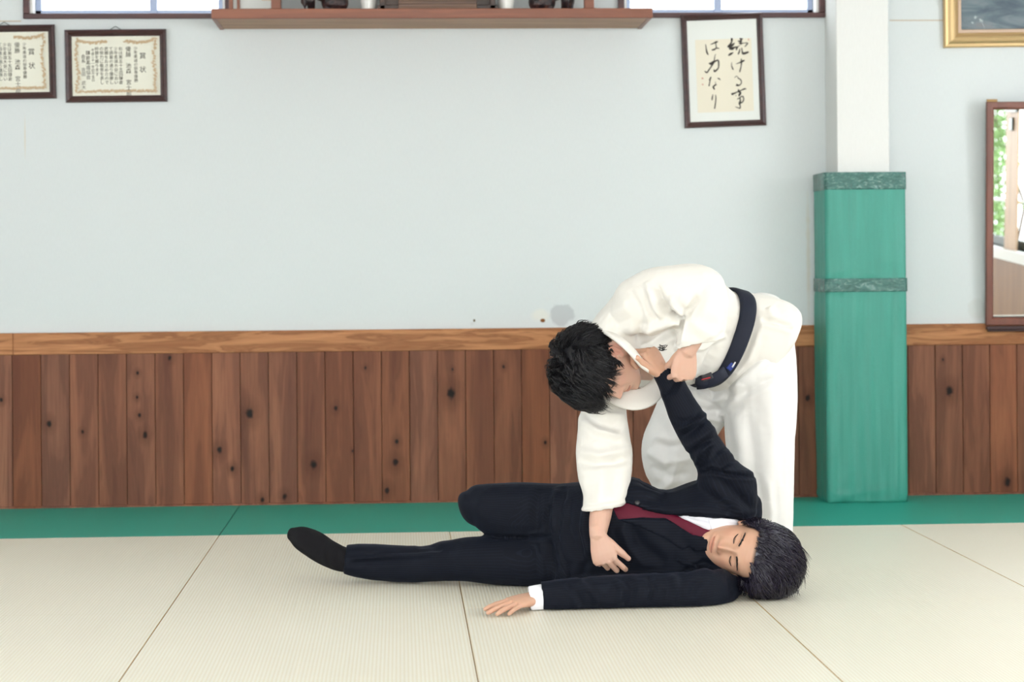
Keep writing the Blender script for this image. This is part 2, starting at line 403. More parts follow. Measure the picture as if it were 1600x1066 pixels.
MB().box((XR, 5.56, RZ0), (XR + .012, 5.80, RZ1)).box((XR, 3.2, RZ0), (XR + .05, 3.36, RZ1)).box((XR, .94, RZ0), (XR + .05, 1.1, RZ1)).box((XR, 8.0, RZ0), (XR + .05, 8.1, RZ1)).build('trim_7', M_post)['kind'] = 'structure'
b = MB().box((-4.3, -2.2, floor_z), (XR, -2.1, .7)).box((-4.3, -2.2, 2.55), (XR, -2.1, ZT)).box((-4.3, -2.2, .7), (-3.3, -2.1, 2.55)).box((3.1, -2.2, .7), (XR, -2.1, 2.55))  # unseen opening left for the added front fill
b.build('wall_front', M_wall2)['kind'] = 'structure'
MB().box((-4.3, -2.2, floor_z), (-4.2, WY, .85)).box((-4.3, -2.2, 2.45), (-4.2, WY, ZT)).box((-4.3, 7.2, .85), (-4.2, WY, 2.45)).box((-4.3, -2.2, .85), (-4.2, -.5, 2.45)).build('wall_left', M_wall2)['kind'] = 'structure'  # unseen opening added for the left fill
e = empty('window_7', (-4.25, 3.35, .85)); e['kind'] = 'structure'  # unseen window, added so that the left fill can enter
b = MB().box((-4.28, -.5, .85), (-4.22, 7.2, .89)).box((-4.28, -.5, 2.41), (-4.22, 7.2, 2.45))
for k in range(6): b.box((-4.28, -.5 + 1.54 * k - .02 * (k > 0), .85), (-4.22, -.5 + 1.54 * k + .02, 2.45)) if k < 6 and -.5 + 1.54 * k < 7.21 else None
b.build('window_sash', M_darkalu, e)
MB().box((-4.252, -.5, .85), (-4.248, 7.2, 2.45)).build('window_pane', M_glass, e)
MB().box((-4.3, -2.2, ZT), (XR + .15, WY + .12, ZT + .1)).build('ceiling', plain('ceiling_board', (.75, .74, .70), .8))['kind'] = 'structure'

# the shrub outside the side window (seen in the mirror)
ml = N('shrub_leaf', .5, (.22, .36, .14)); ml.b.inputs['Transmission Weight'].default_value = 0
e = empty('garden_shrub', (5.1, 1.0, -.3), 'leafy green shrub outside the side window, seen only in the mirror', 'shrub')
rg = random.Random(8); b = MB()
for k in range(5200):
    c = Vector((5.0 + rg.gauss(0, .07), rg.uniform(.5, 1.55), rg.uniform(-.2, 2.6))); a = Vector((rg.gauss(0, 1), rg.gauss(0, 1), rg.gauss(0, 1))).normalized(); u = a.orthogonal().normalized(); w = .022
    b.add([c - a * w * 1.4, c + u * w * .7, c + a * w * 1.4, c - u * w * .7], [(0, 1, 2, 3)])
tag(b.build('foliage', ml.m, e), kind='stuff')
b = MB()
for k in range(6): b.tube([(5.1, .95 + .03 * k, -.3), (5.1 + rg.gauss(0, .1), .5 + .17 * k, .9), (5.1 + rg.gauss(0, .15), .45 + .18 * k, 2.2)], [.02, .014, .006], 6)
b.build('stem', plain('shrub_bark', (.10, .07, .05)), e)

# ------------------------------------------------------------------ things on the wall
def frame_loops(M, w, h, prof, mat, name, parent, smooth=False):
    """mitred moulding: prof = (inset, height) pairs, swept round the w x h rectangle in the plane of M"""
    b = MB(); rs = []
    for i, d in prof:
        rs.append([M @ Vector(p) for p in ((-w / 2 + i, -h / 2 + i, d), (w / 2 - i, -h / 2 + i, d), (w / 2 - i, h / 2 - i, d), (-w / 2 + i, h / 2 - i, d))])
    b.rings(rs, cap=False)
    return b.build(name, mat, parent, smooth)
def plate(M, x0, y0, x1, y1, d0, d1, name, mat, parent):
    pts = [M @ Vector(p) for p in ((x0, y0, d0), (x1, y0, d0), (x1, y1, d0), (x0, y1, d0), (x0, y0, d1), (x1, y0, d1), (x1, y1, d1), (x0, y1, d1))]
    return MB().hexa(pts).build(name, mat, parent)
def wall_matrix(tl, tr, br, bl, lean=0.0, Y=WY):
    """a rectangle hanging on the wall, from its four corners in the photograph"""
    a, b_, c, d = [P(x, y, Y) for x, y in (tl, tr, br, bl)]
    r = ((b_ - a) + (c - d)).normalized(); n = Vector((0, -1, 0)); u = n.cross(r).normalized()
    w = ((b_ - a).length + (c - d).length) / 2; h = ((a - d).length + (b_ - c).length) / 2
    ctr = (a + b_ + c + d) / 4
    M = Matrix(((r.x, u.x, n.x, ctr.x), (r.y, u.y, n.y, ctr.y), (r.z, u.z, n.z, ctr.z), (0, 0, 0, 1)))
    if lean:
        M = M @ Matrix.Translation((0, -h / 2, 0)) @ Matrix.Rotation(lean, 4, 'X') @ Matrix.Translation((0, h / 2, 0))
    return M, w, h
def brush(strokes, M, s, name, mat, parent, ox, oy, z):
    """ink strokes with changing width; (x, y, half width) in crop units, s = metres per unit"""
    b = MB()
    for k, st in enumerate(strokes):
        pts = []
        for i in range(len(st) - 1):                      # smooth the stroke
            p0 = st[max(i - 1, 0)]; p1 = st[i]; p2 = st[i + 1]; p3 = st[min(i + 2, len(st) - 1)]
            for t in (0, .2, .4, .6, .8):
                pts.append([.5 * ((2 * p1[j]) + (-p0[j] + p2[j]) * t + (2 * p0[j] - 5 * p1[j] + 4 * p2[j] - p3[j]) * t * t + (-p0[j] + 3 * p1[j] - 3 * p2[j] + p3[j]) * t ** 3) for j in range(3)])
        pts.append(list(st[-1]))
        L = []; R_ = []
        for i, p in enumerate(pts):
            q0 = pts[max(i - 1, 0)]; q1 = pts[min(i + 1, len(pts) - 1)]
            dx, dy = q1[0] - q0[0], q1[1] - q0[1]; ln = math.hypot(dx, dy) or 1; w = max(p[2], 2)
            L.append((p[0] - dy / ln * w, p[1] + dx / ln * w)); R_.append((p[0] + dy / ln * w, p[1] - dx / ln * w))
        e0 = pts[0]; e1 = pts[-1]
        zz = z + k * .00004
        vs = [M @ Vector(((x - ox) * s, -(y - oy) * s, zz)) for x, y in L + R_[::-1]]
        n = len(L)
        b.add(vs, [(i, i + 1, 2 * n - 2 - i, 2 * n - 1 - i) for i in range(n - 1)])
        for e in (e0, e1):                                 # round stroke ends
            b.add([M @ Vector(((e[0] + math.cos(a) * e[2] - ox) * s, -(e[1] + math.sin(a) * e[2] - oy) * s, zz)) for a in [i * math.pi / 5 for i in range(10)]], [tuple(range(10))])
    o = b.build(name, mat, parent)
    return o
M_ink = plain('black_ink', (.022, .017, .012), .6)
M_paper = plain('cream_paper', (.72, .68, .56), .8)
M_mount = plain('pale_mount_board', (.70, .73, .70), .8)
frm_prof = [(0, 0), (0, .012), (.003, .019), (.010, .022), (.016, .018), (.020, .012), (.024, .010), (.0265, .005)]

# calligraphy
M, w, h = wall_matrix((1063, 24), (1191, 20), (1196, 196), (1069, 201), math.radians(1.0))
e = empty('framed_calligraphy', M.translation, 'dark wooden frame with brushed black calligraphy on cream paper beside the right window', 'picture')
fr = [(i * 1.05, d) for i, d in frm_prof]
frame_loops(M, w, h, fr, M_frame, 'frame', e)
plate(M, -w / 2 + .02, -h / 2 + .02, w / 2 - .02, h / 2 - .02, .001, .005, 'mount', M_mount, e)
mm = WY / F                                             # metres per photo pixel at the wall
def inM(px, py): return M.inverted() @ P(px, py, WY)
p0 = inM(1090, 176.5); p1 = inM(1173, 60)
pp = plate(M, p0.x, p0.y, p1.x, p1.y, .005, .0062, 'paper', M_paper, e)
K = [  # right column: tsuzu(keru) koto, then left column: wa chikara nari
 [(945, 90, 30), (945, 130, 28), (935, 185, 18)], [(935, 185, 20), (900, 240, 28), (840, 300, 30)], [(1010, 215, 16), (960, 260, 34), (890, 300, 46), (905, 350, 40)],
 [(880, 370, 22), (950, 360, 44), (1010, 330, 24), (1085, 320, 18), (1100, 335, 20)], [(1060, 330, 16), (1070, 370, 24), (1065, 395, 18)], [(850, 540, 24), (900, 510, 32), (965, 475, 14)],
 [(1180, 90, 18), (1205, 110, 26), (1250, 95, 14)], [(1205, 90, 18), (1200, 150, 22), (1190, 240, 22)], [(1130, 160, 18), (1180, 165, 24), (1230, 160, 14)], [(1150, 215, 16), (1200, 225, 30), (1260, 220, 12), (1370, 220, 14), (1380, 240, 18), (1310, 315, 14)],
 [(1100, 320, 10), (1160, 280, 8)], [(1160, 385, 14), (1145, 450, 18), (1115, 515, 20)], [(1215, 360, 14), (1225, 440, 18), (1245, 505, 32), (1310, 500, 34), (1390, 475, 24)],
 [(915, 750, 8), (915, 840, 12), (930, 900, 18), (950, 940, 18)], [(1045, 790, 8), (1130, 765, 14), (1210, 730, 26), (1270, 705, 20)], [(1190, 660, 12), (1195, 740, 22), (1180, 860, 14), (1150, 960, 18), (1135, 1015, 16)],
 # ru / koto (second crop is 1030.7 units lower)
 [(985, 1170, 8), (1040, 1135, 9), (1075, 1160, 10), (1085, 1195, 11)], [(1090, 1200, 14), (1140, 1225, 16), (1170, 1290, 14), (1150, 1360, 14), (1085, 1400, 18), (1020, 1395, 14)], [(1040, 1370, 20), (1080, 1390, 22)],
 [(900, 1630, 32), (960, 1610, 22), (1060, 1570, 16), (1160, 1530, 15), (1240, 1500, 22), (1290, 1497, 14)], [(1080, 1510, 16), (1085, 1560, 26), (1130, 1600, 28), (1100, 1660, 30), (1090, 1690, 16)],
 [(1040, 1775, 10), (1100, 1745, 16), (1170, 1700, 14), (1205, 1720, 18), (1215, 1800, 16), (1180, 1860, 18), (1110, 1890, 24)], [(1110, 1740, 16), (1120, 1820, 20), (1095, 1900, 30), (1110, 1960, 14), (1105, 2030, 18), (1040, 2015, 12), (975, 1990, 8)], [(990, 1660, 6), (1010, 1695, 7)],
 # wa
 [(205, 225, 12), (215, 320, 14), (230, 430, 24), (260, 500, 18)], [(345, 225, 10), (430, 195, 18), (500, 165, 26), (545, 155, 16)], [(490, 190, 14), (495, 260, 14), (510, 335, 14)], [(385, 380, 20), (440, 370, 24), (500, 335, 18), (575, 345, 12)],
 # chikara
 [(470, 505, 8), (445, 590, 12), (430, 670, 14)], [(290, 750, 20), (340, 760, 40), (400, 720, 34), (470, 690, 22), (530, 670, 20), (550, 720, 22), (545, 860, 18), (510, 920, 20), (430, 980, 26), (415, 930, 12)],
 [(400, 740, 30), (340, 840, 18), (270, 930, 18), (210, 1005, 20), (160, 970, 16)],
 # na
 [(315, 1145, 20), (280, 1215, 22)], [(290, 1230, 14), (270, 1320, 14), (255, 1375, 16)], [(510, 1175, 12), (545, 1190, 18), (575, 1215, 12)], [(460, 1350, 16), (400, 1385, 20), (375, 1420, 24), (400, 1470, 20)], [(440, 1270, 5), (440, 1330, 9)],
 # ri
 [(355, 1620, 8), (340, 1690, 16), (325, 1765, 18)], [(430, 1640, 10), (435, 1750, 15), (415, 1880, 16), (390, 2010, 17)],
]
# the crop's origin (0,0) is photo pixel (1090,58), 17.77 units per pixel
pc = inM(1090, 58)
s_ = mm / 17.77
def ks(sts): return sts
brush([k_ for k_ in K if k_[0][0] > 700], M, s_, 'ink_writing', M_ink, pp, -pc.x / s_, pc.y / s_, .0066); brush([k_ for k_ in K if k_[0][0] <= 700], M, s_, 'ink_writing', M_ink, pp, -pc.x / s_, pc.y / s_, .0066)
M_seal = plain('red_seal_ink', (.55, .22, .17), .7)
for st in ([(75, 1160, 22), (85, 1165, 22)], [(75, 1330, 18), (82, 1335, 18)], [(1415, 110, 14), (1418, 140, 14)]): brush([st], M, s_, 'red_seal', M_seal, pp, -pc.x / s_, pc.y / s_, .0066)

# certificates
M_cert = plain('certificate_paper', (.74, .74, .64), .75)
M_gold = plain('gold_print', (.56, .42, .26), .6)
CERT = [  # (x from the right edge 0..1, first y 0..1, size, text)
 (.19, .22, .062, '賞　状'), (.285, .10, .036, '少年柔道の部準優勝'), (.385, .10, .050, '優勝　池森　宮士郎'),
 (.49, .10, .038, '右は第五十五回鎌倉'), (.555, .10, .038, '少年柔道大会におい'), (.62, .10, .038, 'て頭書の通り優勝し'), (.685, .10, .038, '武績をおさめたので'),
 (.75, .10, .038, 'の努力に敬意を表し'), (.815, .10, .038, '称賛を贈ります'), (.87, .13, .030, '平成二十一年四月吉日'), (.935, .17, .044, '鎌倉柔道協会'), (1.0, .24, .040, '会長　吉田　武大')]
def certificate(corners, name, label, rows, top_bow=True, seed=1):
    M, w, h = wall_matrix(*corners, math.radians(1.2))
    e = empty(name, M.translation, label, 'certificate', 'framed award certificates')
    frame_loops(M, w, h, [(i * 1.15, d) for i, d in frm_prof], M_frame, 'frame', e)
    pa = plate(M, -w / 2 + .024, -h / 2 + .024, w / 2 - .024, h / 2 - .024, .001, .005, 'paper', M_cert, e)
    iw, ih = w / 2 - .052, h / 2 - .045
    # printed ornamental border of scrolled sprigs
    rg = random.Random(seed); st = []
    def sprig(x, y, a, ln, wd): st.append([(x, y, wd), (x + ln * math.cos(a), y + ln * math.sin(a), wd * 1.2), (x + 1.7 * ln * math.cos(a + .8), y + 1.7 * ln * math.sin(a + .8), wd * .6)])
    U = 10000.0
    n = 46
    for i in range(n * 2):
        t = i / (n * 2 - 1)
        sprig((-iw + 2 * iw * t) * U, (ih + rg.uniform(-.004, .002)) * U, rg.uniform(-2.6, -.5), 55, 20)
        tt = abs(t - .5)
        if tt > .12:
            bow = .012 * math.sin(min(1, (.5 - tt) / .38) * math.pi) + .010 * max(0, (.3 - tt)) * 3
            sprig((-iw + 2 * iw * t) * U, (-ih + rg.uniform(-.002, .004) - .004 + bow) * U, rg.uniform(.5, 2.6), 60, 26)
    for i in range(n):
        t = i / (n - 1)
        for sx in (-1, 1):
            wob = .004 * math.sin(t * 9 + sx)
            sprig((sx * (iw - .002 + wob) + rg.uniform(-.003, .003)) * U, (-ih + 2 * ih * t) * U, rg.uniform(0, 6.28), 55, 22)
    brush(st, M, 1 / U, 'ornamental_border', M_gold, pa, 0, 0, .0054)
    for xr, y0, sz, txt in rows:
        z_ = .0058
        size = sz * h * 1.52
        cu = bpy.data.curves.new('writing', 'FONT')
        cu.body = '\n'.join(txt); cu.size = size; cu.align_x = 'CENTER'; cu.space_line = 1.0; cu.fill_mode = 'FRONT' if hasattr(cu, 'fill_mode') else cu.fill_mode
        cu.resolution_u = 2
        tmp = bpy.data.objects.new('writing', cu); COL.objects.link(tmp)
        dg = bpy.context.evaluated_depsgraph_get(); me = bpy.data.meshes.new_from_object(tmp.evaluated_get(dg))
        bpy.data.objects.remove(tmp); bpy.data.curves.remove(cu)
        x = w / 2 - .045 - xr * (w - .125); y = h / 2 - .056 - y0 * (h - .09) - size * .7
        me.transform(M @ Matrix.Translation((x, y, z_)))
        me.materials.clear()
        link('writing', me, M_ink, pa)
    # little picture hook above the frame
    MB().tube([M @ Vector(p) for p in ((-.03, h / 2 - .004, .004), (0, h / 2 + .014, .004), (.03, h / 2 - .004, .004))], .0016, 6).build('hanging_wire', M_darkalu, e)
    return e
certificate(((101, 47), (260, 46), (262, 159), (104, 161)), 'framed_certificate', 'framed award certificate with gold border, hanging below the left window, right of the pair', CERT, seed=2)
certificate(((-72, 41), (86, 39), (89, 154), (-69, 157)), 'framed_certificate', 'framed award certificate cut off by the left edge of the photo', CERT, seed=5)

# gold-framed painting, top right corner
M, w, h = wall_matrix((1466, -118), (1724, -121), (1728, 72), (1470, 75), math.radians(2.0))
e = empty('gilt_framed_painting', M.translation, 'painting in dusky blue greys in a wide gilt frame, top right corner', 'picture')
mg = N('gilt_moulding', .36, (.62, .44, .22), .6); M_gilt = mg.m
w = min(w, .745); 
frame_loops(M, w, h, [(0, 0), (0, .018), (.006, .026), (.016, .028), (.028, .037), (.038, .041), (.048, .037), (.056, .024), (.062, .020), (.070, .014)], M_gilt, 'frame', e)
frame_loops(M, w, h, [(.066, .012), (.066, .019), (.080, .019), (.083, .010)], plain('pinkish_slip', (.52, .38, .28), .5), 'slip', e)
m = N('painted_canvas', .30); q = m.obj(); nz = m.noise(m.map(q, (1.2, 1, 4)), 3.5, 4, .6, 1.0); nz2 = m.noise(q, 9, 3)
m.color(m.mix(m.math('MULTIPLY', nz2, .4), m.ramp(nz, [(.35, (.030, .048, .075)), (.5, (.085, .125, .15)), (.62, (.16, .19, .21)), (.72, (.20, .17, .17))]), (.12, .19, .22)))
cv = plate(M, -w / 2 + .07, -h / 2 + .07, w / 2 - .07, h / 2 - .07, .001, .008, 'canvas', m.m, e)
pf = M.inverted() @ P(1527, 31, WY); rg = random.Random(3); sts = []
for cx, cy, r in ((1523, 27, 3.2), (1532, 32, 4.0), (1518, 36, 2.0)):
    c0 = M.inverted() @ P(cx, cy, WY)
    for k in range(16):
        a = rg.uniform(0, 6.28); d = rg.uniform(.1, 1) * r * mm
        sts.append([((c0.x + math.cos(a) * d * .3) * 1e4, -(c0.y + math.sin(a) * d * .3) * 1e4, 6), ((c0.x + math.cos(a) * d) * 1e4, -(c0.y + math.sin(a) * d) * 1e4, 10)])
sts.append([((pf.x + .015) * 1e4, -(pf.y - .01) * 1e4, 6), ((pf.x + .03) * 1e4, -(pf.y - .04) * 1e4, 4)])
brush(sts, M, 1e-4, 'painted_flowers', plain('pale_flower_paint', (.50, .58, .58), .6), cv, 0, 0, .0085)

# mirror, leaning forward from the wall
LEAN = math.radians(2.4)
a = P(1537, 160, WY - .05); c = P(1537, 508, WY - .01)
mw, mh = 3.22 - c.x, (a - c).length
M = Matrix(((1, 0, 0, c.x + mw / 2), (0, 0, -1, WY - .030), (0, 1, 0, c.z), (0, 0, 0, 1))) @ Matrix.Rotation(LEAN, 4, 'X') @ Matrix.Translation((0, mh / 2, 0))
e = empty('wall_mirror', M.translation, 'tall mirror in a reddish wooden frame, leaning forward from the wall at the right edge', 'mirror')
frame_loops(M, mw, mh, [(0, 0), (0, .018), (.003, .021), (.026, .021), (.034, .012), (.036, .006)], M_mirrorwood, 'frame', e)
gm = N('mirror_silver', .0, (.93, .95, .94), 1.0)
plate(M, -mw / 2 + .033, -mh / 2 + .04, mw / 2 - .033, mh / 2 - .033, .001, .007, 'mirror_glass', gm.m, e)
plate(M, -mw / 2 + .036, -mh / 2 + .040, mw / 2 - .036, -mh / 2 + .046, .007, .011, 'glass_lip', plain('pale_lip', (.6, .58, .52), .4), e)
plate(M, -mw / 2 + .002, mh / 2, -mw / 2 + .05, mh / 2 + .012, .002, .012, 'bracket', plain('brass_bracket', (.30, .18, .06), .4, .3), e)
q = P(1540, 510, WY - .02)
tag(MB().box((q.x - .004, WY - .060, q.z - .014), (3.26, WY - .028, q.z + .001)).box((q.x + .004, WY - .050, q.z - .024), (3.26, WY - .028, q.z - .014)).build('mirror_ledge', M_frame, bevel=.002), 'thin dark wooden ledge under the leaning mirror', 'ledge')

# ------------------------------------------------------------------ shelf and what stands on it
YF = 8.69
zt, zb = P(675, 13, YF).z, P(675, 28.5, YF).z
x0, x1 = P(330, 20, YF).x, P(1020, 20, YF).x
e = empty('wall_shelf', ((x0 + x1) / 2, WY, zb), 'long reddish wooden shelf high on the wall between the two windows', 'shelf')
b = MB().box((x0, YF, zb), (x1, YF + .022, zt)).box((x0, YF + .022, zb), (x0 + .02, WY - .003, zt)).box((x1 - .02, YF + .022, zb), (x1, WY - .003, zt)); b.build('fascia', M_shelfwood, e, bevel=.003)
MB().box((x0 + .02, YF + .022, zb + .004), (x1 - .02, WY - .003, zb + .012)).build('underside', M_shelfunder, e)
MB().box((x0 + .02, YF + .022, zt - .02), (x1 - .02, WY - .003, zt)).build('shelf_board', M_shelfwood, e)
def on(px, Y=8.85): return P(px, 5, Y).x
M_darkwood = wood('dark_shrine_wood', (.075, .035, .018), (.030, .014, .009), 'x', 2, .4)
# posts of the shelf canopy
e = empty('shelf_post', (on(432), 8.8, zt), 'square reddish post on the shelf, left of the shrine', 'post', 'posts on the shelf')
MB().box((on(425), 8.78, zt), (on(440), 8.80 + .03, zt + .52)).build('post', M_shelfwood, e, bevel=.003)
MB().box((on(425) - .008, 8.772, zt), (on(440) + .008, 8.838, zt + .012)).build('foot', M_shelfwood, e, bevel=.002)
e = empty('shelf_post', (on(918), 8.8, zt), 'square reddish post on the shelf, right of the shrine', 'post', 'posts on the shelf')
MB().box((on(911), 8.78, zt), (on(926), 8.80 + .03, zt + .52)).build('post', M_shelfwood, e, bevel=.003)
MB().box((on(911) - .008, 8.772, zt), (on(926) + .008, 8.838, zt + .012)).build('foot', M_shelfwood, e, bevel=.002)
# framed notice at the left end
xa, xb = on(358, 8.98), on(440, 8.98)
e = empty('framed_notice', ((xa + xb) / 2, 8.98, zt), 'wood-framed pale notice standing at the left end of the shelf', 'picture')
b = MB().box((xa, 8.96, zt), (xa + .018, 8.985, zt + .5)).box((xb - .018, 8.96, zt), (xb, 8.985, zt + .5)).box((xa, 8.96, zt + .48), (xb, 8.985, zt + .5)).box((xa + .035, 8.965, zt), (xa + .048, 8.98, zt + .48)); b.build('frame', M_shelfwood, e, bevel=.002)
nb = MB().box((xa + .018, 8.975, zt + .001), (xb - .018, 8.983, zt + .48)).build('panel', M_mount, e)
MB().box((on(409, 8.97), 8.9735, P(0, 5, 8.97).z + .012), (on(425, 8.97), 8.975, P(0, 5, 8.97).z + .10)).build('paper_slip', plain('orange_paper_slip', (.62, .42, .24), .7), nb)
# shrine base with steps
xa, xb = on(590, 8.9), on(776, 8.9)
e = empty('household_shrine', ((xa + xb) / 2, 8.9, zt), 'dark wooden household shrine with steps in the middle of the shelf', 'shrine')
MB().box((xa, 8.80, zt), (xb, 9.05, zt + .03)).box((xa + .02, 8.84, zt + .03), (xb - .02, 9.05, zt + .06)).build('base', M_darkwood, e, bevel=.003)
xm = (xa + xb) / 2
b = MB()
for k in range(5): b.box((xm - .17, 8.76 + .022 * k, zt + (.0 if k == 0 else .016 * k)), (xm + .17, 8.80 + .022 * k + .02, zt + .016 * (k + 1)))
b.build('steps', wood('shrine_step_wood', (.16, .075, .035), (.08, .035, .018), 'x', 2, .35), e, bevel=.002)
for sx in (-1, 1):
    b = MB().box((xm + sx * .24 - .012, 8.80, zt), (xm + sx * .24 + .012, 8.83, zt + .40)); b.build('pillar', M_darkwood, e, bevel=.002)
MB().box((xa + .03, 8.90, zt + .06), (xb - .03, 9.05, zt + .40)).build('cabinet', M_darkwood, e, bevel=.004)
MB().hexa([(xa + .01, 8.76, zt + .40), (xb - .01, 8.76, zt + .40), (xb - .01, 9.08, zt + .40), (xa + .01, 9.08, zt + .40), (xa + .08, 8.88, zt + .52), (xb - .08, 8.88, zt + .52), (xb - .08, 9.0, zt + .52), (xa + .08, 9.0, zt + .52)]).build('roof', M_darkwood, e, bevel=.004)
# two porcelain vases
M_porc = plain('white_porcelain', (.80, .80, .76), .2)
for px_, wd, lab in ((576, .030, 'left'), (791, .031, 'right')):
    x = on(px_)
    tag(MB().lathe((x, 8.86, zt), [(0, 0), (.024, 0), (.030, .004), (.031, .02), (.038, .08), (.040, .12), (.028, .16), (.020, .19), (.026, .215), (.022, .215), (.016, .19), (0, .18)]).build('vase', M_porc, None, True), 'white porcelain vase on the shelf just %s of the shrine' % lab, 'vase', 'white vases beside the shrine')
# dark carved guardian figures
M_carved = N('dark_carved_wood', .35); q = M_carved.pos(); nz = M_carved.noise(q, 60, 4); M_carved.color(M_carved.ramp(nz, [(.4, (.012, .008, .010)), (.6, (.05, .02, .018)), (.75, (.16, .07, .05))])); M_carved.bump(nz, .8, .006); M_carved = M_carved.m
def guardian(px0, px1, flip, label):
    xc = on((px0 + px1) / 2); L = abs(on(px1) - on(px0)); Y = 8.86
    e = empty('carved_lion_dog', (xc, Y, zt), label, 'figurine', 'carved guardian figures on the shelf')
    f = flip
    b = MB()
    b.ball((xc - f * .015, Y, zt + .095), (L * .33, .045, .045), 16, 10)
    b.ball((xc + f * L * .30, Y, zt + .13), (.042, .04, .055), 14, 9)
    for lx in (.36, .22): b.tube([(xc + f * L * lx, Y + (.02 if lx > .3 else -.02), zt + .11), (xc + f * (L * lx + .006), Y + (.02 if lx > .3 else -.025), zt + .05), (xc + f * (L * lx + .004), Y, zt + .006), (xc + f * (L * lx + .022), Y - .004, zt + .004)], [.026, .019, .016, .010], 10)
    b.ball((xc - f * L * .27, Y - .012, zt + .045), (.060, .05, .047), 16, 10)
    b.tube([(xc - f * L * .22, Y - .03, zt + .016), (xc - f * L * .02, Y - .036, zt + .012)], [.018, .012], 10)
    o = b.build('body', M_carved, e, True)
    r_ = o.modifiers.new('r', 'REMESH'); r_.mode = 'VOXEL'; r_.voxel_size = .004
    b = MB().ball((xc + f * L * .38, Y, zt + .21), (.04, .036, .036), 14, 9); b.ball((xc + f * (L * .38 + .034), Y, zt + .20), (.022, .022, .018), 12, 8); b.build('head', M_carved, e, True)
    rgx = random.Random(7); b = MB()
    for k in range(26):
        a = rgx.uniform(0, 6.28); b.ball((xc + f * L * .33 + .036 * math.cos(a), Y + .034 * math.sin(a), zt + rgx.uniform(.13, .23)), (.015, .015, .015), 8, 6)
    b.build('mane', M_carved, e, True)
    MB().tube([(xc - f * L * .44, Y, zt + .06), (xc - f * L * .50, Y, zt + .12), (xc - f * L * .46, Y, zt + .18)], [.012, .02, .008], 10).build('tail', M_carved, e, True)
guardian(468, 540, -1, 'dark carved lion-dog figurine on the shelf left of the shrine')
guardian(831, 900, 1, 'dark carved lion-dog figurine on the shelf right of the shrine')

# ------------------------------------------------------------------ padded wrap of the pillar
def pad_mat(name, base, rough=.45):
    m = N(name, rough, spec=.5); p = m.pos()
    n = m.noise(p, 180, 3); n2 = m.noise(m.map(p, (30, 30, 2.2)), 1, 3)
    m.color(m.mix(m.math('MULTIPLY', n, .35), m.mix(m.math('MULTIPLY', m.ramp(n2, [(.35, 0.0), (.7, 1.0)]), .30), base, tuple(v * 1.5 + .01 for v in base)), tuple(v * .65 for v in base)))
    m.bump(m.math('ADD', m.math('MULTIPLY', n, .4), m.math('MULTIPLY', n2, 1.2)), .35, .004)
    return m.m
M_pad = pad_mat('green_pad_vinyl', (.035, .265, .205)); 
mt = N('green_cloth_tape', .25, spec=.6); q = mt.pos(); nt = mt.noise(mt.map(q, (30, 30, 60)), 1, 4, .6, 1.5); mt.color(mt.ramp(nt, [(.35, (.02, .10, .085)), (.55, (.045, .16, .135)), (.7, (.22, .36, .34))])); mt.bump(nt, .8, .006); M_tape = mt.m
PF = 8.812
pxl, pxr = P(1291, 500, PF).x, P(1417.5, 500, PF).x
def perim(x0, x1, y0, y1, r=.018, n=14, back=True):
    pts = []
    def seg(a, b_, k):
        for i in range(k): pts.append((a[0] + (b_[0] - a[0]) * i / k, a[1] + (b_[1] - a[1]) * i / k))
    seg((x0 + r, y0), (x1 - r, y0), 40)
    for i in range(5): t = i / 5 * math.pi / 2; pts.append((x1 - r + r * math.sin(t), y0 + r - r * math.cos(t)))
    seg((x1, y0 + r), (x1, y1), 24); seg((x1, y1), (x0, y1), 10); seg((x0, y1), (x0, y0 + r), 24)
    for i in range(5): t = i / 5 * math.pi / 2; pts.append((x0 + r - r * math.cos(t), y0 + r - r * math.sin(t)))
    return pts
def pad_block(z0, z1, name, mat, parent, grow=0.0, seed=0, rows=70, amp=1.0, x0=None, x1=None, band_=False):
    x0 = pxl if x0 is None else x0; x1 = pxr if x1 is None else x1
    cx, cy = (x0 + x1) / 2, (PF + WY) / 2; rs = []
    base = perim(x0 - grow, x1 + grow, PF - grow, WY - .037)
    ds = []
    cr = [(.18, .006, .010), (.33, -.003, .02), (.52, .0035, .012), (.72, .003, .012), (.86, .008, .006), (.83, -.004, .007), (.05, .003, .015)]
    for k in range(rows + 1):
        t = k / rows; z = z0 + (z1 - z0) * t; edge = 1.0 if band_ else min(t, 1 - t); q = []
        rnd = 1 - .5 * math.exp(-edge * (z1 - z0) / .012)
        for (x, y) in base:
            nx = ny = 0
            if y < PF + .02 - grow + .0: ny = -1
            elif x < x0 + .02: nx = -1
            elif x > x1 - .02: nx = 1
            u = (x - x0) / (x1 - x0) if ny else (y - PF) / (WY - PF)
            d = .004 * noise.noise(Vector((x * 9 + seed, y * 9, z * 1.6))) + .003 * noise.noise(Vector((x * 40, y * 40 + seed, z * 4)))
            if ny:
                for c0, a_, w_ in cr: d += .55 * a_ * math.exp(-((u - c0 - .02 * noise.noise(Vector((z * 1.5 + seed, c0 * 9, 0)))) / w_) ** 2)
            d += .0035 * noise.noise(Vector((x * 14, z * 34 + seed, y * 14))) * math.exp(-edge * (z1 - z0) / .05) * 2
            d = d * amp - (1 - rnd) * .012
            q.append((x + nx * d, y + ny * d, z))
        rs.append(q)
    b = MB().rings(rs); return b.build(name, mat, parent, True)
e = empty('pillar_padding', ((pxl + pxr) / 2, PF + .14, 0), 'tall green vinyl padding taped round the pillar', 'padding')
z_top = P(1350, 270, PF).z; z_mid = P(1350, 443, PF).z
pad_block(.0, z_mid + .004, 'lower_pad', M_pad, e, seed=11, rows=90)
pad_block(z_mid - .004, z_top, 'upper_pad', M_pad, e, seed=11, rows=60)
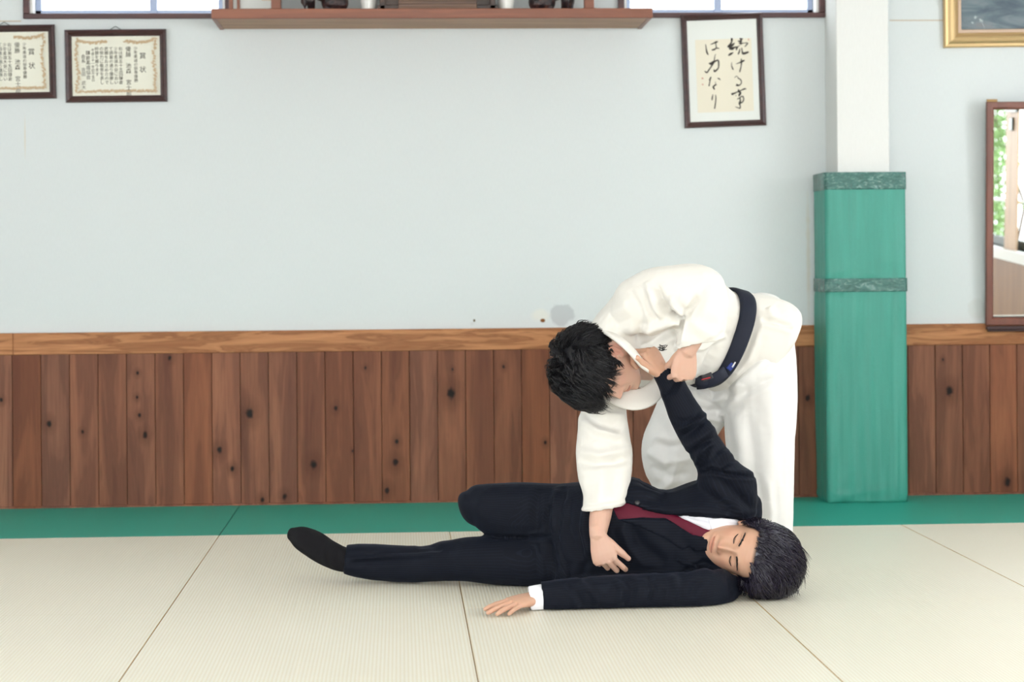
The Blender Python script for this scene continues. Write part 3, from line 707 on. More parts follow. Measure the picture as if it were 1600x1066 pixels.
pad_block(P(1350, 296, PF).z, z_top + .003, 'tape', M_tape, e, grow=.0035, seed=11, rows=16, band_=True)
pad_block(P(1350, 456, PF).z, P(1350, 435, PF).z, 'tape', M_tape, e, grow=.004, seed=11, rows=14, band_=True)

e = empty('window_latch', (XR - .01, 5.70, 1.66), 'small dark latch on the pale post between the side windows, seen in the mirror', 'latch')
MB().box((XR - .012, 5.66, 1.60), (XR, 5.72, 1.68)).build('plate', M_darkalu, e, bevel=.003)
MB().box((XR - .03, 5.62, 1.715), (XR - .012, 5.86, 1.73)).build('bar', M_darkalu, e, bevel=.002)

# ------------------------------------------------------------------ figure tools
def catmull(secs, sub):
    A = np.array([list(s) + [0] * (9 - len(s)) for s in secs], float); out = []
    n = len(A)
    for i in range(n - 1):
        p0, p1, p2, p3 = A[max(i - 1, 0)], A[i], A[i + 1], A[min(i + 2, n - 1)]
        for k in range(sub):
            t = k / sub
            out.append(.5 * (2 * p1 + (p2 - p0) * t + (2 * p0 - 5 * p1 + 4 * p2 - p3) * t * t + (3 * p1 - 3 * p2 + p3 - p0) * t ** 3))
    out.append(A[-1]); return out
def loft(b, secs, sub=4, n=26, p=2.2, shrink=0.0, start='round', end='round', grow=0.0):
    """secs: (x1,y1,x2,y2,Y,T,vx,vz,dY): an ellipse whose one diameter runs between two picture points at depth Y,
    half thickness T away from the viewer; vx, vz lean its near side"""
    rs = []; cs = []
    for s in catmull(secs, sub):
        a = P(s[0], s[1], s[4] - s[8]); c = P(s[2], s[3], s[4] + s[8]); C = (a + c) / 2; U = (a - c) / 2
        V = Vector((-s[6], 1, -s[7])) * s[5]
        lu, lv = U.length, V.length
        U = U * max(.25, (lu - shrink + grow) / lu); V = V * max(.25, (lv - shrink + grow) / lv)
        rs.append((C, U, V)); cs.append(C)
    def ring(C, U, V, k=1.0):
        o = []
        for j in range(n):
            t = 2 * math.pi * j / n; cc, ss = math.cos(t), math.sin(t)
            o.append(C + U * (math.copysign(abs(cc) ** (2 / p), cc) * k) + V * (math.copysign(abs(ss) ** (2 / p), ss) * k))
        return o
    R = [ring(*r) for r in rs]
    def capr(i0, i1, mode):
        C, U, V = rs[i0]; ax = (C - rs[i1][0]).normalized(); r = min(U.length, V.length)
        if mode == 'round': return [ring(C + ax * r * .22, U, V, .95), ring(C + ax * r * .42, U, V, .82), ring(C + ax * r * .58, U, V, .62), ring(C + ax * r * .67, U, V, .38), ring(C + ax * r * .70, U, V, .15)]
        if mode == 'hollow': return [ring(C, U, V, .86), ring(C - ax * .05, U, V, .80), ring(C - ax * .055, U, V, .3)]
        return []
    R = capr(0, 1, start)[::-1] + R + capr(-1, -2, end)
    b.rings(R); return b
def limb(b, pts, radii, n=16, sub=3):
    """a round tapering limb through world points"""
    A = [list(p) + [r] for p, r in zip(pts, radii)]; q = []
    for i in range(len(A) - 1):
        p0, p1, p2, p3 = [np.array(A[k], float) for k in (max(i - 1, 0), i, i + 1, min(i + 2, len(A) - 1))]
        for k in range(sub):
            t = k / sub; q.append(.5 * (2 * p1 + (p2 - p0) * t + (2 * p0 - 5 * p1 + 4 * p2 - p3) * t * t + (3 * p1 - 3 * p2 + p3 - p0) * t ** 3))
    q.append(np.array(A[-1], float))
    pp = [Vector(x[:3]) for x in q]; rr = [float(x[3]) for x in q]
    d0 = (pp[0] - pp[1]).normalized(); d1 = (pp[-1] - pp[-2]).normalized()
    pp = [pp[0] + d0 * rr[0] * .75, pp[0] + d0 * rr[0] * .45] + pp + [pp[-1] + d1 * rr[-1] * .45, pp[-1] + d1 * rr[-1] * .78]
    rr = [rr[0] * .45, rr[0] * .85] + rr + [rr[-1] * .88, rr[-1] * .5]
    return b.tube(pp, rr, n)
def remesh(mbs, voxel, smooth=2, name='m', factor=.5):
    b = MB()
    for m in mbs: b.add(m.v, m.f)
    me = b.mesh(name); tmp = bpy.data.objects.new('tmp', me); COL.objects.link(tmp)
    r = tmp.modifiers.new('r', 'REMESH'); r.mode = 'VOXEL'; r.voxel_size = voxel; r.adaptivity = 0
    if smooth:
        s = tmp.modifiers.new('s', 'SMOOTH'); s.factor = factor; s.iterations = smooth
    dg = bpy.context.evaluated_depsgraph_get(); out = bpy.data.meshes.new_from_object(tmp.evaluated_get(dg))
    bpy.data.objects.remove(tmp); bpy.data.meshes.remove(me); out.name = name
    return out
def get_co(me):
    a = np.empty(len(me.vertices) * 3); me.vertices.foreach_get('co', a); return a.reshape(-1, 3)
def get_no(me):
    a = np.empty(len(me.vertices) * 3, dtype=np.float32); me.vertex_normals.foreach_get('vector', a); return a.reshape(-1, 3).astype(float)
def set_co(me, co): me.vertices.foreach_set('co', co.ravel()); me.update()
EYEV = np.array([0, 0, EYE])
def facing(co, no):
    v = co - EYEV; v /= np.linalg.norm(v, axis=1)[:, None]; return -(v * no).sum(1)
def seg_dist(q, line):
    """distance to a picture polyline, and how far along it (0..1), and which side"""
    L = np.array(line, float); ln = np.linalg.norm(np.diff(L, axis=0), axis=1); tot = ln.sum(); best = np.full(len(q), 1e9); al = np.zeros(len(q)); side = np.zeros(len(q)); s0 = 0
    for i in range(len(L) - 1):
        a, b = L[i], L[i + 1]; d = b - a; t = np.clip(((q - a) @ d) / (d @ d), 0, 1); r = q - (a + t[:, None] * d); dd = np.hypot(r[:, 0], r[:, 1])
        m = dd < best; best[m] = dd[m]; al[m] = ((s0 + t * ln[i]) / tot)[m]; side[m] = np.sign(d[0] * r[:, 1] - d[1] * r[:, 0])[m]; s0 += ln[i]
    return best, al, side
def folds(me, fl, noise_amp=0.0, noise_scale=30.0, seed=0, gain=1.0):
    """cloth folds: (polyline in the picture, width in px, height in m[, kind]); kind 's' is a step: one side stands proud"""
    co = get_co(me); no = get_no(me); q = project(co); f = np.clip(facing(co, no) * 2.5, 0, 1); d = np.zeros(len(co))
    for it in fl:
        line, w, a = it[:3]; kind = it[3] if len(it) > 3 else 'r'
        dist, al, side = seg_dist(q, line); end = np.clip(np.minimum(al, 1 - al) * 5, 0, 1) if kind != 'c' else 1.0
        end = np.sqrt(end)
        if kind == 's':
            sd = dist * side; d += a * end * (1 / (1 + np.exp(-sd / (w * .25)))) * np.exp(-np.maximum(sd, 0) / (w * 2.5)) * (sd > -w * 3)
        else:
            d += a * end * (np.exp(-(dist / w) ** 2) - .35 * np.exp(-((dist - 2 * w) / w) ** 2))
    d *= gain
    if noise_amp:
        nz = np.array([noise.noise(Vector(c) * noise_scale + Vector((seed, 0, 0))) + .5 * noise.noise(Vector(c) * noise_scale * 2.3 + Vector((0, seed, 0))) for c in co]); d += nz * noise_amp
        f = np.maximum(f, (noise_amp != 0) * .6)
    co = co + no * (d * f)[:, None]; set_co(me, co)
def in_poly(q, poly):
    P_ = np.array(poly, float); inside = np.zeros(len(q), bool); j = len(P_) - 1
    for i in range(len(P_)):
        xi, yi = P_[i]; xj, yj = P_[j]
        c = ((yi > q[:, 1]) != (yj > q[:, 1])) & (q[:, 0] < (xj - xi) * (q[:, 1] - yi) / (yj - yi + 1e-12) + xi); inside ^= c; j = i
    return inside
def recess(me, poly, depth, soft=3.0, near=None):
    co = get_co(me); no = get_no(me); q = project(co); m = in_poly(q, poly) & (facing(co, no) > 0)
    if near is not None: m &= co[:, 1] < near
    dist, _, _ = seg_dist(q, list(poly) + [poly[0]])
    k = np.clip(dist / soft, 0, 1) * m
    v = co - EYEV; v /= np.linalg.norm(v, axis=1)[:, None]
    co = co + (v * (k * depth)[:, None]); set_co(me, co)
def ground(me, z=.0015):
    co = get_co(me); low = co[:, 2] < z; co[low, 2] = z; set_co(me, co)
def stripes(me, bones):
    """pinstripe coordinate: distance round the nearest limb axis, so that stripes run along each limb"""
    co = get_co(me); best = np.full(len(co), 1e9); val = np.zeros(len(co))
    for a, b, R in bones:
        a = np.array(a); b = np.array(b); d = b - a; L = np.linalg.norm(d); d = d / L
        t = np.clip((co - a) @ d, 0, L); r = co - (a + t[:, None] * d); dist = np.linalg.norm(r, axis=1) - R; r = (co - a) - ((co - a) @ d)[:, None] * d
        n1 = np.cross(d, [0, 1, 0]); n1 /= np.linalg.norm(n1); n2 = np.cross(d, n1)
        ang = np.arctan2(r @ n2, r @ n1) * R
        m = dist < best; best[m] = dist[m]; val[m] = ang[m]
    at = me.attributes.new('stripe', 'FLOAT', 'POINT'); at.data.foreach_set('value', val.astype(np.float32))
def bvh_of(me): return BVHTree.FromPolygons([v.co.copy() for v in me.vertices], [tuple(p.vertices) for p in me.polygons])
EYEP = Vector((0, 0, EYE))
def cast(bvh, px, py, off, fallY=6.5):
    d = ray(px, py).normalized(); h = bvh.ray_cast(EYEP, d)
    if h[0] is None:
        near = bvh.find_nearest(P(px, py, fallY)); return near[0] + near[1] * off, near[1]
    n = h[1] if h[1].dot(d) < 0 else -h[1]
    return h[0] + n * off, n
def drape(poly, bvh, off, thick, name, mat, parent, step=3.0, fallY=6.5, smooth=2, sub_edge=4.0):
    """a piece of cloth lying on a surface, outlined in the picture; real thickness"""
    pts = []; m = len(poly)
    for i in range(m):
        a, b = poly[i], poly[(i + 1) % m]; k = max(1, int(math.hypot(b[0] - a[0], b[1] - a[1]) / sub_edge))
        pts += [(a[0] + (b[0] - a[0]) * j / k, a[1] + (b[1] - a[1]) * j / k) for j in range(k)]
    nb = len(pts); xs = [p[0] for p in pts]; ys = [p[1] for p in pts]; inner = []
    x = min(xs) + step * .5; r = 0
    gx = np.arange(min(xs), max(xs), step); gy = np.arange(min(ys), max(ys), step)
    Q = np.array([(u + (step * .5 if j % 2 else 0), v) for j, v in enumerate(gy) for u in gx])
    if len(Q):
        ins = in_poly(Q, pts); dist, _, _ = seg_dist(Q, pts + [pts[0]]); inner = [tuple(v) for v in Q[ins & (dist > step * .5)]]
    V2 = [Vector(p) for p in pts + inner]
    r_ = delaunay_2d_cdt(V2, [(i, (i + 1) % nb) for i in range(nb)], [list(range(nb))], 1, 1e-4)
    vo, eo, fo = r_[0], r_[1], r_[2]
    H = [cast(bvh, v.x, v.y, 0, fallY) for v in vo]
    pos = np.array([h[0] for h in H]); nor = np.array([h[1] for h in H])
    nbv = [[] for _ in vo]
    for e_ in eo: nbv[e_[0]].append(e_[1]); nbv[e_[1]].append(e_[0])
    for _ in range(smooth):
        nor = np.array([nor[[i] + nbv[i]].mean(0) for i in range(len(vo))]); nor /= np.linalg.norm(nor, axis=1)[:, None]
    top = pos + nor * (off + thick); bot = pos + nor * (off - .004)
    n = len(vo); b = MB(); V = [tuple(v) for v in top] + [tuple(v) for v in bot]
    Fc = [tuple(f) for f in fo] + [tuple(i + n for i in f[::-1]) for f in fo]
    cnt = {}
    for f in fo:
        for i in range(len(f)):
            a, c = f[i], f[(i + 1) % len(f)]; cnt[(a, c)] = 1
    for (a, c) in cnt:
        if (c, a) not in cnt: Fc.append((a, a + n, c + n, c))
    b.add(V, Fc); return b.build(name, mat, parent, True)
def band(path, width, thick, normal, name, mat, parent, rounded=True, cyc=False, seg=5):
    """a flat stitched band through points ((px,py,Y) or Vectors)"""
    pts = [p if isinstance(p, Vector) else P(*p) for p in path]; q = []
    n = len(pts)
    for i in range(n - 1):
        p0, p1, p2, p3 = pts[max(i - 1, 0)], pts[i], pts[i + 1], pts[min(i + 2, n - 1)]
        for k in range(seg):
            t = k / seg; q.append(.5 * (2 * p1 + (p2 - p0) * t + (2 * p0 - 5 * p1 + 4 * p2 - p3) * t * t + (3 * p1 - 3 * p2 + p3 - p0) * t ** 3))
    q.append(pts[-1]); rs = []
    for i, p in enumerate(q):
        t = (q[min(i + 1, len(q) - 1)] - q[max(i - 1, 0)]).normalized()
        nn = normal(i / (len(q) - 1)) if callable(normal) else Vector(normal); nn = (nn - t * nn.dot(t)).normalized(); w = nn.cross(t)
        ww = (width(i / (len(q) - 1)) if callable(width) else width) / 2; h = thick / 2
        rs.append([p + w * (ww * a) + nn * (h * c) for a, c in ((-1, -.3), (-.95, .6), (-.8, 1), (-.3, 1.15), (.3, 1.15), (.8, 1), (.95, .6), (1, -.3), (.8, -1), (-.8, -1))])
    b = MB().rings(rs); return b.build(name, mat, parent, True)

# --- hands
FING = [(.0285, .083, (.043, .026, .021), .0092), (.0095, .089, (.047, .030, .022), .0094), (-.0095, .085, (.043, .028, .021), .0088), (-.0265, .076, (.034, .021, .019), .0078)]
def hand(wrist, ydir, dorsal, side, curls, spread=(6, 2, -3, -8), thumb=((.72, .62, -.25), (-8, -14)), scale=1.0, thumb_axis=None):
    """palm, four fingers and a thumb; returns mesh builders in world space"""
    y = Vector(ydir).normalized(); z = Vector(dorsal); z = (z - y * z.dot(y)).normalized(); x = y.cross(z) if side == 'left' else z.cross(y)
    M = Matrix(((x.x, y.x, z.x, wrist.x), (x.y, y.y, z.y, wrist.y), (x.z, y.z, z.z, wrist.z), (0, 0, 0, 1))) @ Matrix.Scale(scale, 4)
    out = []; b = MB(); rs = []
    for (yy, cx, hw, ht, cz) in ((-.034, 0, .020, .015, 0), (-.02, 0, .0245, .0185, 0), (0, 0, .0275, .0195, 0), (.014, .001, .032, .019, 0), (.035, .002, .0385, .0175, 0), (.060, .001, .041, .0155, .001), (.078, .0, .0405, .0125, .001), (.090, .001, .034, .010, 0)):
        rs.append([M @ Vector((cx + hw * math.copysign(abs(math.cos(t)) ** .8, math.cos(t)), yy, cz + ht * math.copysign(abs(math.sin(t)) ** .9, math.sin(t)))) for t in [2 * math.pi * k / 20 for k in range(20)]])
    b.rings(rs); out.append(b)
    for k, (fx, fy, ls, r) in enumerate(FING):
        a = math.radians(spread[k]); pos = Vector((fx, fy - .014, .0)); ang = 0; pts = [pos.copy()]; rr = [r * 1.12]
        pos = Vector((fx, fy, 0)); pts.append(pos.copy()); rr.append(r * 1.10)
        cu = curls[k]
        for j in range(3):
            ang += math.radians(cu[j]); d = Vector((math.sin(a) * math.cos(ang), math.cos(a) * math.cos(ang), -math.sin(ang)))
            mid = pos + d * ls[j] * .5; pos = pos + d * ls[j]
            pts.append(mid); rr.append(r * (.98 - .07 * j)); pts.append(pos.copy()); rr.append(r * ((1.0, .92, .70)[j]))
        b = MB(); limb(b, [M @ p for p in pts], [q * scale for q in rr], 12, 2); out.append(b)
    d = Vector(thumb[0]).normalized(); pos = Vector((.020, .018, -.004)); pts = [pos.copy()]; rr = [.0145]
    ax = Vector(thumb_axis).normalized() if thumb_axis else d.cross(Vector((0, 0, 1))).normalized()
    for j, (L, r) in enumerate(((.040, .0132), (.030, .0118), (.024, .0088))):
        if j: d = (Matrix.Rotation(math.radians(thumb[1][j - 1]), 3, ax) @ d)
        mid = pos + d * L * .5; pos = pos + d * L; pts += [mid, pos.copy()]; rr += [r * 1.06 if j else .0152, r]
    b = MB(); limb(b, [M @ p for p in pts], [q * scale for q in rr], 12, 2); out.append(b)
    b = MB(); b.ball((.019, .032, -.007), (.017, .026, .012), 14, 9, M); out.append(b)
    for k, (fx, fy, ls, r) in enumerate(FING):
        b = MB(); b.ball((fx, fy - .002, .004), (.0095, .011, .0085), 10, 7, M); out.append(b)
    return out

# --- heads
PZ = np.array([-.122, -.118, -.105, -.088, -.070, -.048, -.024, 0, .022, .046, .070, .088, .101, .109, .112])
PF_ = np.array([-.055, -.070, -.083, -.084, -.086, -.088, -.088, -.086, -.093, -.092, -.083, -.066, -.043, -.020, -.002])
PB_ = np.array([-.035, -.020, .000, .022, .045, .066, .084, .095, .101, .102, .095, .080, .058, .030, .004])
PW_ = np.array([.010, .022, .039, .050, .058, .0645, .069, .0715, .0755, .0775, .0745, .0645, .047, .026, .003])
def head_point(z, phi):
    """phi 0 = face front, pi = back of the head; local head frame, nose at -y"""
    zz = z; f = np.interp(zz, PZ, PF_); bk = np.interp(zz, PZ, PB_); w = np.interp(zz, PZ, PW_)
    s, c = math.sin(phi), math.cos(phi); yc = (f + bk) / 2; hy = (bk - f) / 2
    ex = .86
    x = w * math.copysign(abs(s) ** ex, s); y = yc - hy * math.copysign(abs(c) ** (.90), c)
    return x, y
def gs(x, c, s): return math.exp(-((x - c) / s) ** 2)
def face_disp(x, y, z):
    if y > -.02: return 0.0
    d = 0.0; ax = abs(x)
    if z < .020: d += gs(x, 0, .0095 + .05 * max(0, .0 - z) * .5) * np.interp(z, [-.060, -.050, -.044, -.036, -.026, -.005, .012, .02], [0, .004, .019, .0275, .0215, .0115, .006, .002])
    d += .0085 * gs(ax, .0135, .0062) * gs(z, -.042, .0075)
    d -= .0125 * gs(ax, .029, .0155) * gs(z, .002, .0115)
    d += .0070 * gs(ax, .031, .0125) * gs(z, -.001, .0085)
    d -= .0022 * gs(ax, .031, .012) * gs(z, -.0065, .0022)
    d += .0035 * gs(ax, .030, .018) * gs(z, .021, .008)
    d += .0035 * gs(ax, .040, .016) * gs(z, -.030, .018)
    d -= .0030 * gs(ax, .026, .006) * gs(z, -.054, .012)
    d += .0048 * gs(x, 0, .0210) * gs(z, -.0635, .0045)
    d += .0052 * gs(x, 0, .0180) * gs(z, -.0745, .0050)
    d -= .0055 * gs(x, 0, .0230) * gs(z, -.0690 + .06 * ax * .2, .0020)
    d -= .0035 * gs(x, 0, .018) * gs(z, -.086, .006)
    d -= .0018 * gs(x, 0, .0035) * gs(z, -.055, .006)
    d += .0050 * gs(x, 0, .020) * gs(z, -.104, .012)
    return d
def head_parts(M):
    out = []; b = MB(); rs = []
    zs = np.concatenate([np.linspace(-.122, -.10, 8), np.linspace(-.097, .035, 66), np.linspace(.038, .112, 24)])
    for z in zs:
        r = []
        for k in range(132):
            t = k / 132; phi = 2 * math.pi * t; phi = phi - .38 * math.sin(phi)    # finer towards the face
            x, y = head_point(z, phi); y -= face_disp(x, y, z); r.append(M @ Vector((x, y, z)))
        rs.append(r)
    b.rings(rs); out.append(b)
    for s in (-1, 1):                                        # ears
        Me = M @ Matrix.Translation((s * .0765, .008, -.016)) @ Matrix.Rotation(s * math.radians(-22), 4, 'Z') @ Matrix.Rotation(math.radians(-10), 4, 'X')
        b = MB(); ol = []; nn = 22
        for k in range(nn + 1):
            a = math.radians(-115 + 300 * k / nn); ry = .0165 * (1.05 if math.sin(a) > 0 else .78); ol.append(Me @ Vector((s * (.0035 + .003 * math.sin(a)), ry * math.cos(a) * (1) , .0305 * math.sin(a) + (.0 if math.sin(a) > -.8 else .003))))
        b.tube(ol, [.0032] + [.0040] * (nn - 1) + [.0030], 8); out.append(b)
        b = MB(); b.ball((0, 0, 0), (.0045, .0155, .028), 14, 10, Me @ Matrix.Translation((-s * .001, 0, 0))); out.append(b)
        b = MB(); b.ball((0, -.004, -.026), (.0048, .0085, .0085), 12, 8, Me @ Matrix.Translation((s * .001, 0, 0))); out.append(b)
        b = MB(); b.tube([Me @ Vector((s * .004, .006, -.016)), Me @ Vector((s * .005, .008, .002)), Me @ Vector((s * .004, .002, .017))], [.003, .003, .002], 8); out.append(b)
        b = MB(); b.ball((s * .003, -.012, -.006), (.004, .003, .006), 8, 6, Me); out.append(b)
    return out
def head_tint(me, M, scalp=True):
    """lip, cheek, ear and scalp colouring, by place on the head"""
    co = get_co(me); Mi = np.array(M.inverted()); l = co @ Mi[:3, :3].T + Mi[:3, 3]
    x, y, z = l[:, 0], l[:, 1], l[:, 2]; ax = np.abs(x); near = (ax < .10) & (np.abs(y) < .14) & (z > -.13) & (z < .13)
    wl = np.clip(.0235 - ax, 0, .0235) / .0235
    lip = ((z > -.0685 - .0105 * np.sqrt(wl)) & (z < -.0685 + .0082 * np.sqrt(wl)) & (ax < .0235) & (y < -.07) & near).astype(float)
    groove = np.exp(-((z + .069 - .10 * 0) / .0016) ** 2) * (ax < .0235) * (y < -.07) * near
    ear = ((ax > .0765) & (y > -.02) & (y < .035) & (z < .02) & (z > -.055) & near).astype(float)
    cheek = np.exp(-((ax - .045) / .018) ** 2 - ((z + .035) / .018) ** 2) * (y < -.03) * near
    nose = np.exp(-((ax) / .014) ** 2 - ((z + .038) / .010) ** 2) * (y < -.09) * near
    red = np.clip(lip * .55 + ear * .45 + cheek * .22 + nose * .25, 0, 1)
    hz = np.interp(y, HY, HZ)
    sc = np.clip((z - hz) / .010 + .3, 0, 1) * near * (ax < .0785) if scalp else np.zeros(len(co))
    # closed eyes: the dark lash line
    lash = np.exp(-((z + .0075 + 6.0 * (ax - .031) ** 2 * -1) / .0011) ** 2) * (np.abs(ax - .031) < .0135) * (y < -.05) * near
    dark = np.clip(sc + lash * .85 + groove * .6, 0, 1)
    for nm, v in (('red', red), ('dark', dark)):
        at = me.attributes.new(nm, 'FLOAT', 'POINT'); at.data.foreach_set('value', v.astype(np.float32))
HY = np.array([-.12, -.090, -.070, -.055, -.042, -.030, -.018, -.008, .004, .022, .034, .050, .075, .12])
HZ = np.array([.062, .062, .058, .045, .022, .000, -.020, -.012, .016, .012, -.020, -.055, -.068, -.070])
def hair(M, parent, name, mat, thick, flow, length, n_clump=420, per=9, seed=1, cap=.62, lift=1.0, tipw=.0006, gravity=None, keep=None, wild=0.0):
    """a cap of hair lying on the scalp plus locks of tapering strands; everything in the head's own frame"""
    rg = random.Random(seed); Mi = M.to_3x3()
    # underlying mass
    b = MB(); rs = []
    zs = np.linspace(-.075, .112, 40)
    idx = {}
    V = []; Fc = []
    NP = 90
    for i, z in enumerate(zs):
        for k in range(NP):
            phi = 2 * math.pi * k / NP; x, y = head_point(z, phi); c = Vector((x, y, z)); nr = Vector((x / .075 ** 2, (y - .005) / .098 ** 2, max(z, -.02) / .11 ** 2)).normalized()
            m = min(1, max(0, (z - np.interp(y, HY, HZ)) / .018)); tk = thick(c, nr) * cap * m * (.22 + .78 * min(1, max(0, (z - np.interp(y, HY, HZ)) / .065)))
            tk *= 1 + .30 * noise.noise(Vector((c.x * 90, c.y * 22, c.z * 30)) + Vector((seed, 0, 0)))
            V.append(M @ (c + nr * (tk - .003 * (1 - m)) )); idx[(i, k)] = (len(V) - 1, m)
    V.append(M @ Vector((0, 0, .112 + thick(Vector((0, 0, .11)), Vector((0, 0, 1))) * cap))); top = len(V) - 1
    for i in range(len(zs) - 1):
        for k in range(NP):
            q = [idx[(i, k)], idx[(i, (k + 1) % NP)], idx[(i + 1, (k + 1) % NP)], idx[(i + 1, k)]]
            if max(a[1] for a in q) > .02: Fc.append(tuple(a[0] for a in q))
    for k in range(NP): Fc.append((idx[(len(zs) - 1, k)][0], idx[(len(zs) - 1, (k + 1) % NP)][0], top))
    for v_ in V: v_.z = max(v_.z, .004)
    b.add(V, Fc); o = b.build(name, mat, parent, True)
    # locks
    b = MB(); n = 0; tries = 0
    while n < n_clump and tries < n_clump * 12:
        tries += 1
        g3 = Vector((rg.gauss(0, 1), rg.gauss(0, 1), rg.gauss(0, 1))).normalized()
        z = g3.z * .112 if g3.z > 0 else g3.z * .075
        phi = math.atan2(g3.x, -g3.y); x, y = head_point(z, phi)
        if z < np.interp(y, HY, HZ): continue
        c = Vector((x, y, z)); nr = Vector((x / .075 ** 2, (y - .005) / .098 ** 2, max(z, -.02) / .11 ** 2)).normalized()
        if keep and not keep(c, nr, rg): continue
        n += 1
        L = length(c, nr) * rg.uniform(.75, 1.25); th = thick(c, nr)
        fd = Vector(flow(c, nr)); nv = noise.noise_vector(c * 16 + Vector((seed, 0, 0))); fd = fd.normalized() + nv * .75 + Vector((rg.gauss(0, .07), rg.gauss(0, .07), rg.gauss(0, .06))); fd = (fd - nr * fd.dot(nr)); fd = fd.normalized() if fd.length > 1e-3 else nr.orthogonal().normalized()
        wd_ = rg.random() < wild; L *= 1.25 if wd_ else 1.0; sidev = nr.cross(fd); curl = .45 * noise.noise(c * 20 + Vector((0, seed, 0))) + rg.gauss(0, .08); lf = rg.uniform(.6, 1.15) * lift
        for s in range(per):
            o_ = sidev * rg.gauss(0, .0032) + fd * rg.gauss(0, .003); Ls = L * rg.uniform(.8, 1.12); cs = curl + rg.gauss(0, .07); hh = th * (rg.uniform(.62, 1.10))
            pts = []
            for k in range(7):
                t = k / 6
                hgt = hh * min(1, .45 + 1.9 * t) * (1 if t < .6 else 1 - .35 * (t - .6) / .4 * (2 - lf))
                p = c + o_ * (1 - .6 * t) + nr * hgt + fd * (Ls * (t ** 1.15)) + sidev * (cs * Ls * t * t)
                # follow the curve of the skull rather than flying off
                e_ = Vector((p.x / (.0775 + hh), (p.y - .005) / (.100 + hh), p.z / (.112 + hh))); ln = e_.length
                lim = 1.0 + (.24 if wd_ else .07) * lf * t * t
                if ln > lim: p = Vector((p.x / ln * lim, (p.y - .005) / ln * lim + .005, p.z / ln * lim))
                w = M @ p
                if gravity: w.z -= gravity * t * t
                if w.z < .004: w.z = .004
                pts.append(w)
            wd = [.0013, .0015, .0015, .0014, .0012, .0008, .0002]
            b.tube(pts, wd, 3, cap=False)
    me = b.mesh('hair_strands')
    link('hair_strands', me, mat, o, True); 
    for c_ in o.children: c_['kind'] = 'stuff'
    return o
def on_face(x, z, off=.0004):
    best = None
    for i in range(60):
        xx, yy = head_point(z, (i / 59) * 1.3 * (1 if x >= 0 else -1))
        if best is None or abs(xx - x) < best[0]: best = (abs(xx - x), xx, yy)
    return Vector((x, best[2] - face_disp(x, best[2], z) - off, z))
def brow(M, parent, mat, seed=3):
    rg = random.Random(seed)
    for s in (-1, 1):
        for nm, zz, hh, r0 in (('eyelashes', -.0060, -.0042, .0014), ('eyelid_crease', .0045, .0030, .0005)):
            b = MB(); n = 12
            pts = []
            for k in range(n + 1):
                t = k / n; x = s * (.0165 + .030 * t); z = zz + hh * math.sin(math.pi * t) + (.001 * t)
                pts.append(M @ on_face(x, z, .0006 if nm == 'eyelashes' else .0001))
            b.tube(pts, [.0003] + [r0] * (n - 1) + [.0003], 5); b.build(nm, mat if nm == 'eyelashes' else M_crease, parent, True)
    for s in (-1, 1):
        b = MB()
        for k in range(170):
            t = rg.random(); x = s * (.014 + .036 * t); z = .0145 + .0055 * math.sin(t * 2.5) + rg.gauss(0, .0021) * (1.2 - t)
            ph = 0; y0 = np.interp(z, PZ, PF_)
            # on the face surface
            best = None
            for i in range(40):
                ph = (i / 39) * 1.2; xx, yy = head_point(z, ph * s)
                if best is None or abs(xx - x) < best[0]: best = (abs(xx - x), xx, yy)
            y = best[2] - face_disp(x, best[2], z) - .0004
            L = .007; p0 = Vector((x, y, z)); p1 = p0 + Vector((s * L * .8, .0012 + L * .25 * t, L * (.35 - .5 * t))) + Vector((0, -.0016, 0))
            b.tube([M @ p0, M @ ((p0 + p1) / 2 + Vector((0, -.0010, 0))), M @ p1], [.0008, .0008, .0003], 3, cap=False)
        o = b.build('eyebrow', mat, parent, True); o['kind'] = 'stuff'

# ------------------------------------------------------------------ figure materials
def skin_mat(name, col):
    m = N(name, .48, spec=.4); q = m.pos()
    r = m.n('ShaderNodeAttribute', attribute_name='red').outputs['Fac']; d = m.n('ShaderNodeAttribute', attribute_name='dark').outputs['Fac']
    n1 = m.noise(q, 28, 3); n2 = m.noise(q, 900, 2)
    c = m.mix(m.math('MULTIPLY', n1, .5), col, (col[0] * .94, col[1] * .82, col[2] * .78))
    c = m.mix(r, c, (col[0] * .90, col[1] * .50, col[2] * .48)); c = m.mix(d, c, (.02, .014, .012))
    m.color(c); m.bump(n2, .12, .0006)
    m.b.inputs['Subsurface Weight'].default_value = .12; m.b.inputs['Subsurface Radius'].default_value = (.012, .004, .002); m.b.inputs['Subsurface Scale'].default_value = .6
    return m.m
M_skin1 = skin_mat('fair_skin', (.63, .41, .315)); M_skin2 = skin_mat('warm_skin', (.60, .365, .255))
def hair_mat(name, col, rough=.34):
    m = N(name, rough, spec=.33); q = m.pos(); m.color(m.mix(m.noise(q, 180, 2), col, tuple(v * 1.8 for v in col))); m.b.inputs['Sheen Weight'].default_value = .0
    return m.m
M_hair1 = hair_mat('black_hair', (.008, .008, .010)); M_hair2 = hair_mat('blue_black_hair', (.012, .010, .021), .24); M_hair2.node_tree.nodes['Principled BSDF'].inputs['Specular IOR Level'].default_value = .6
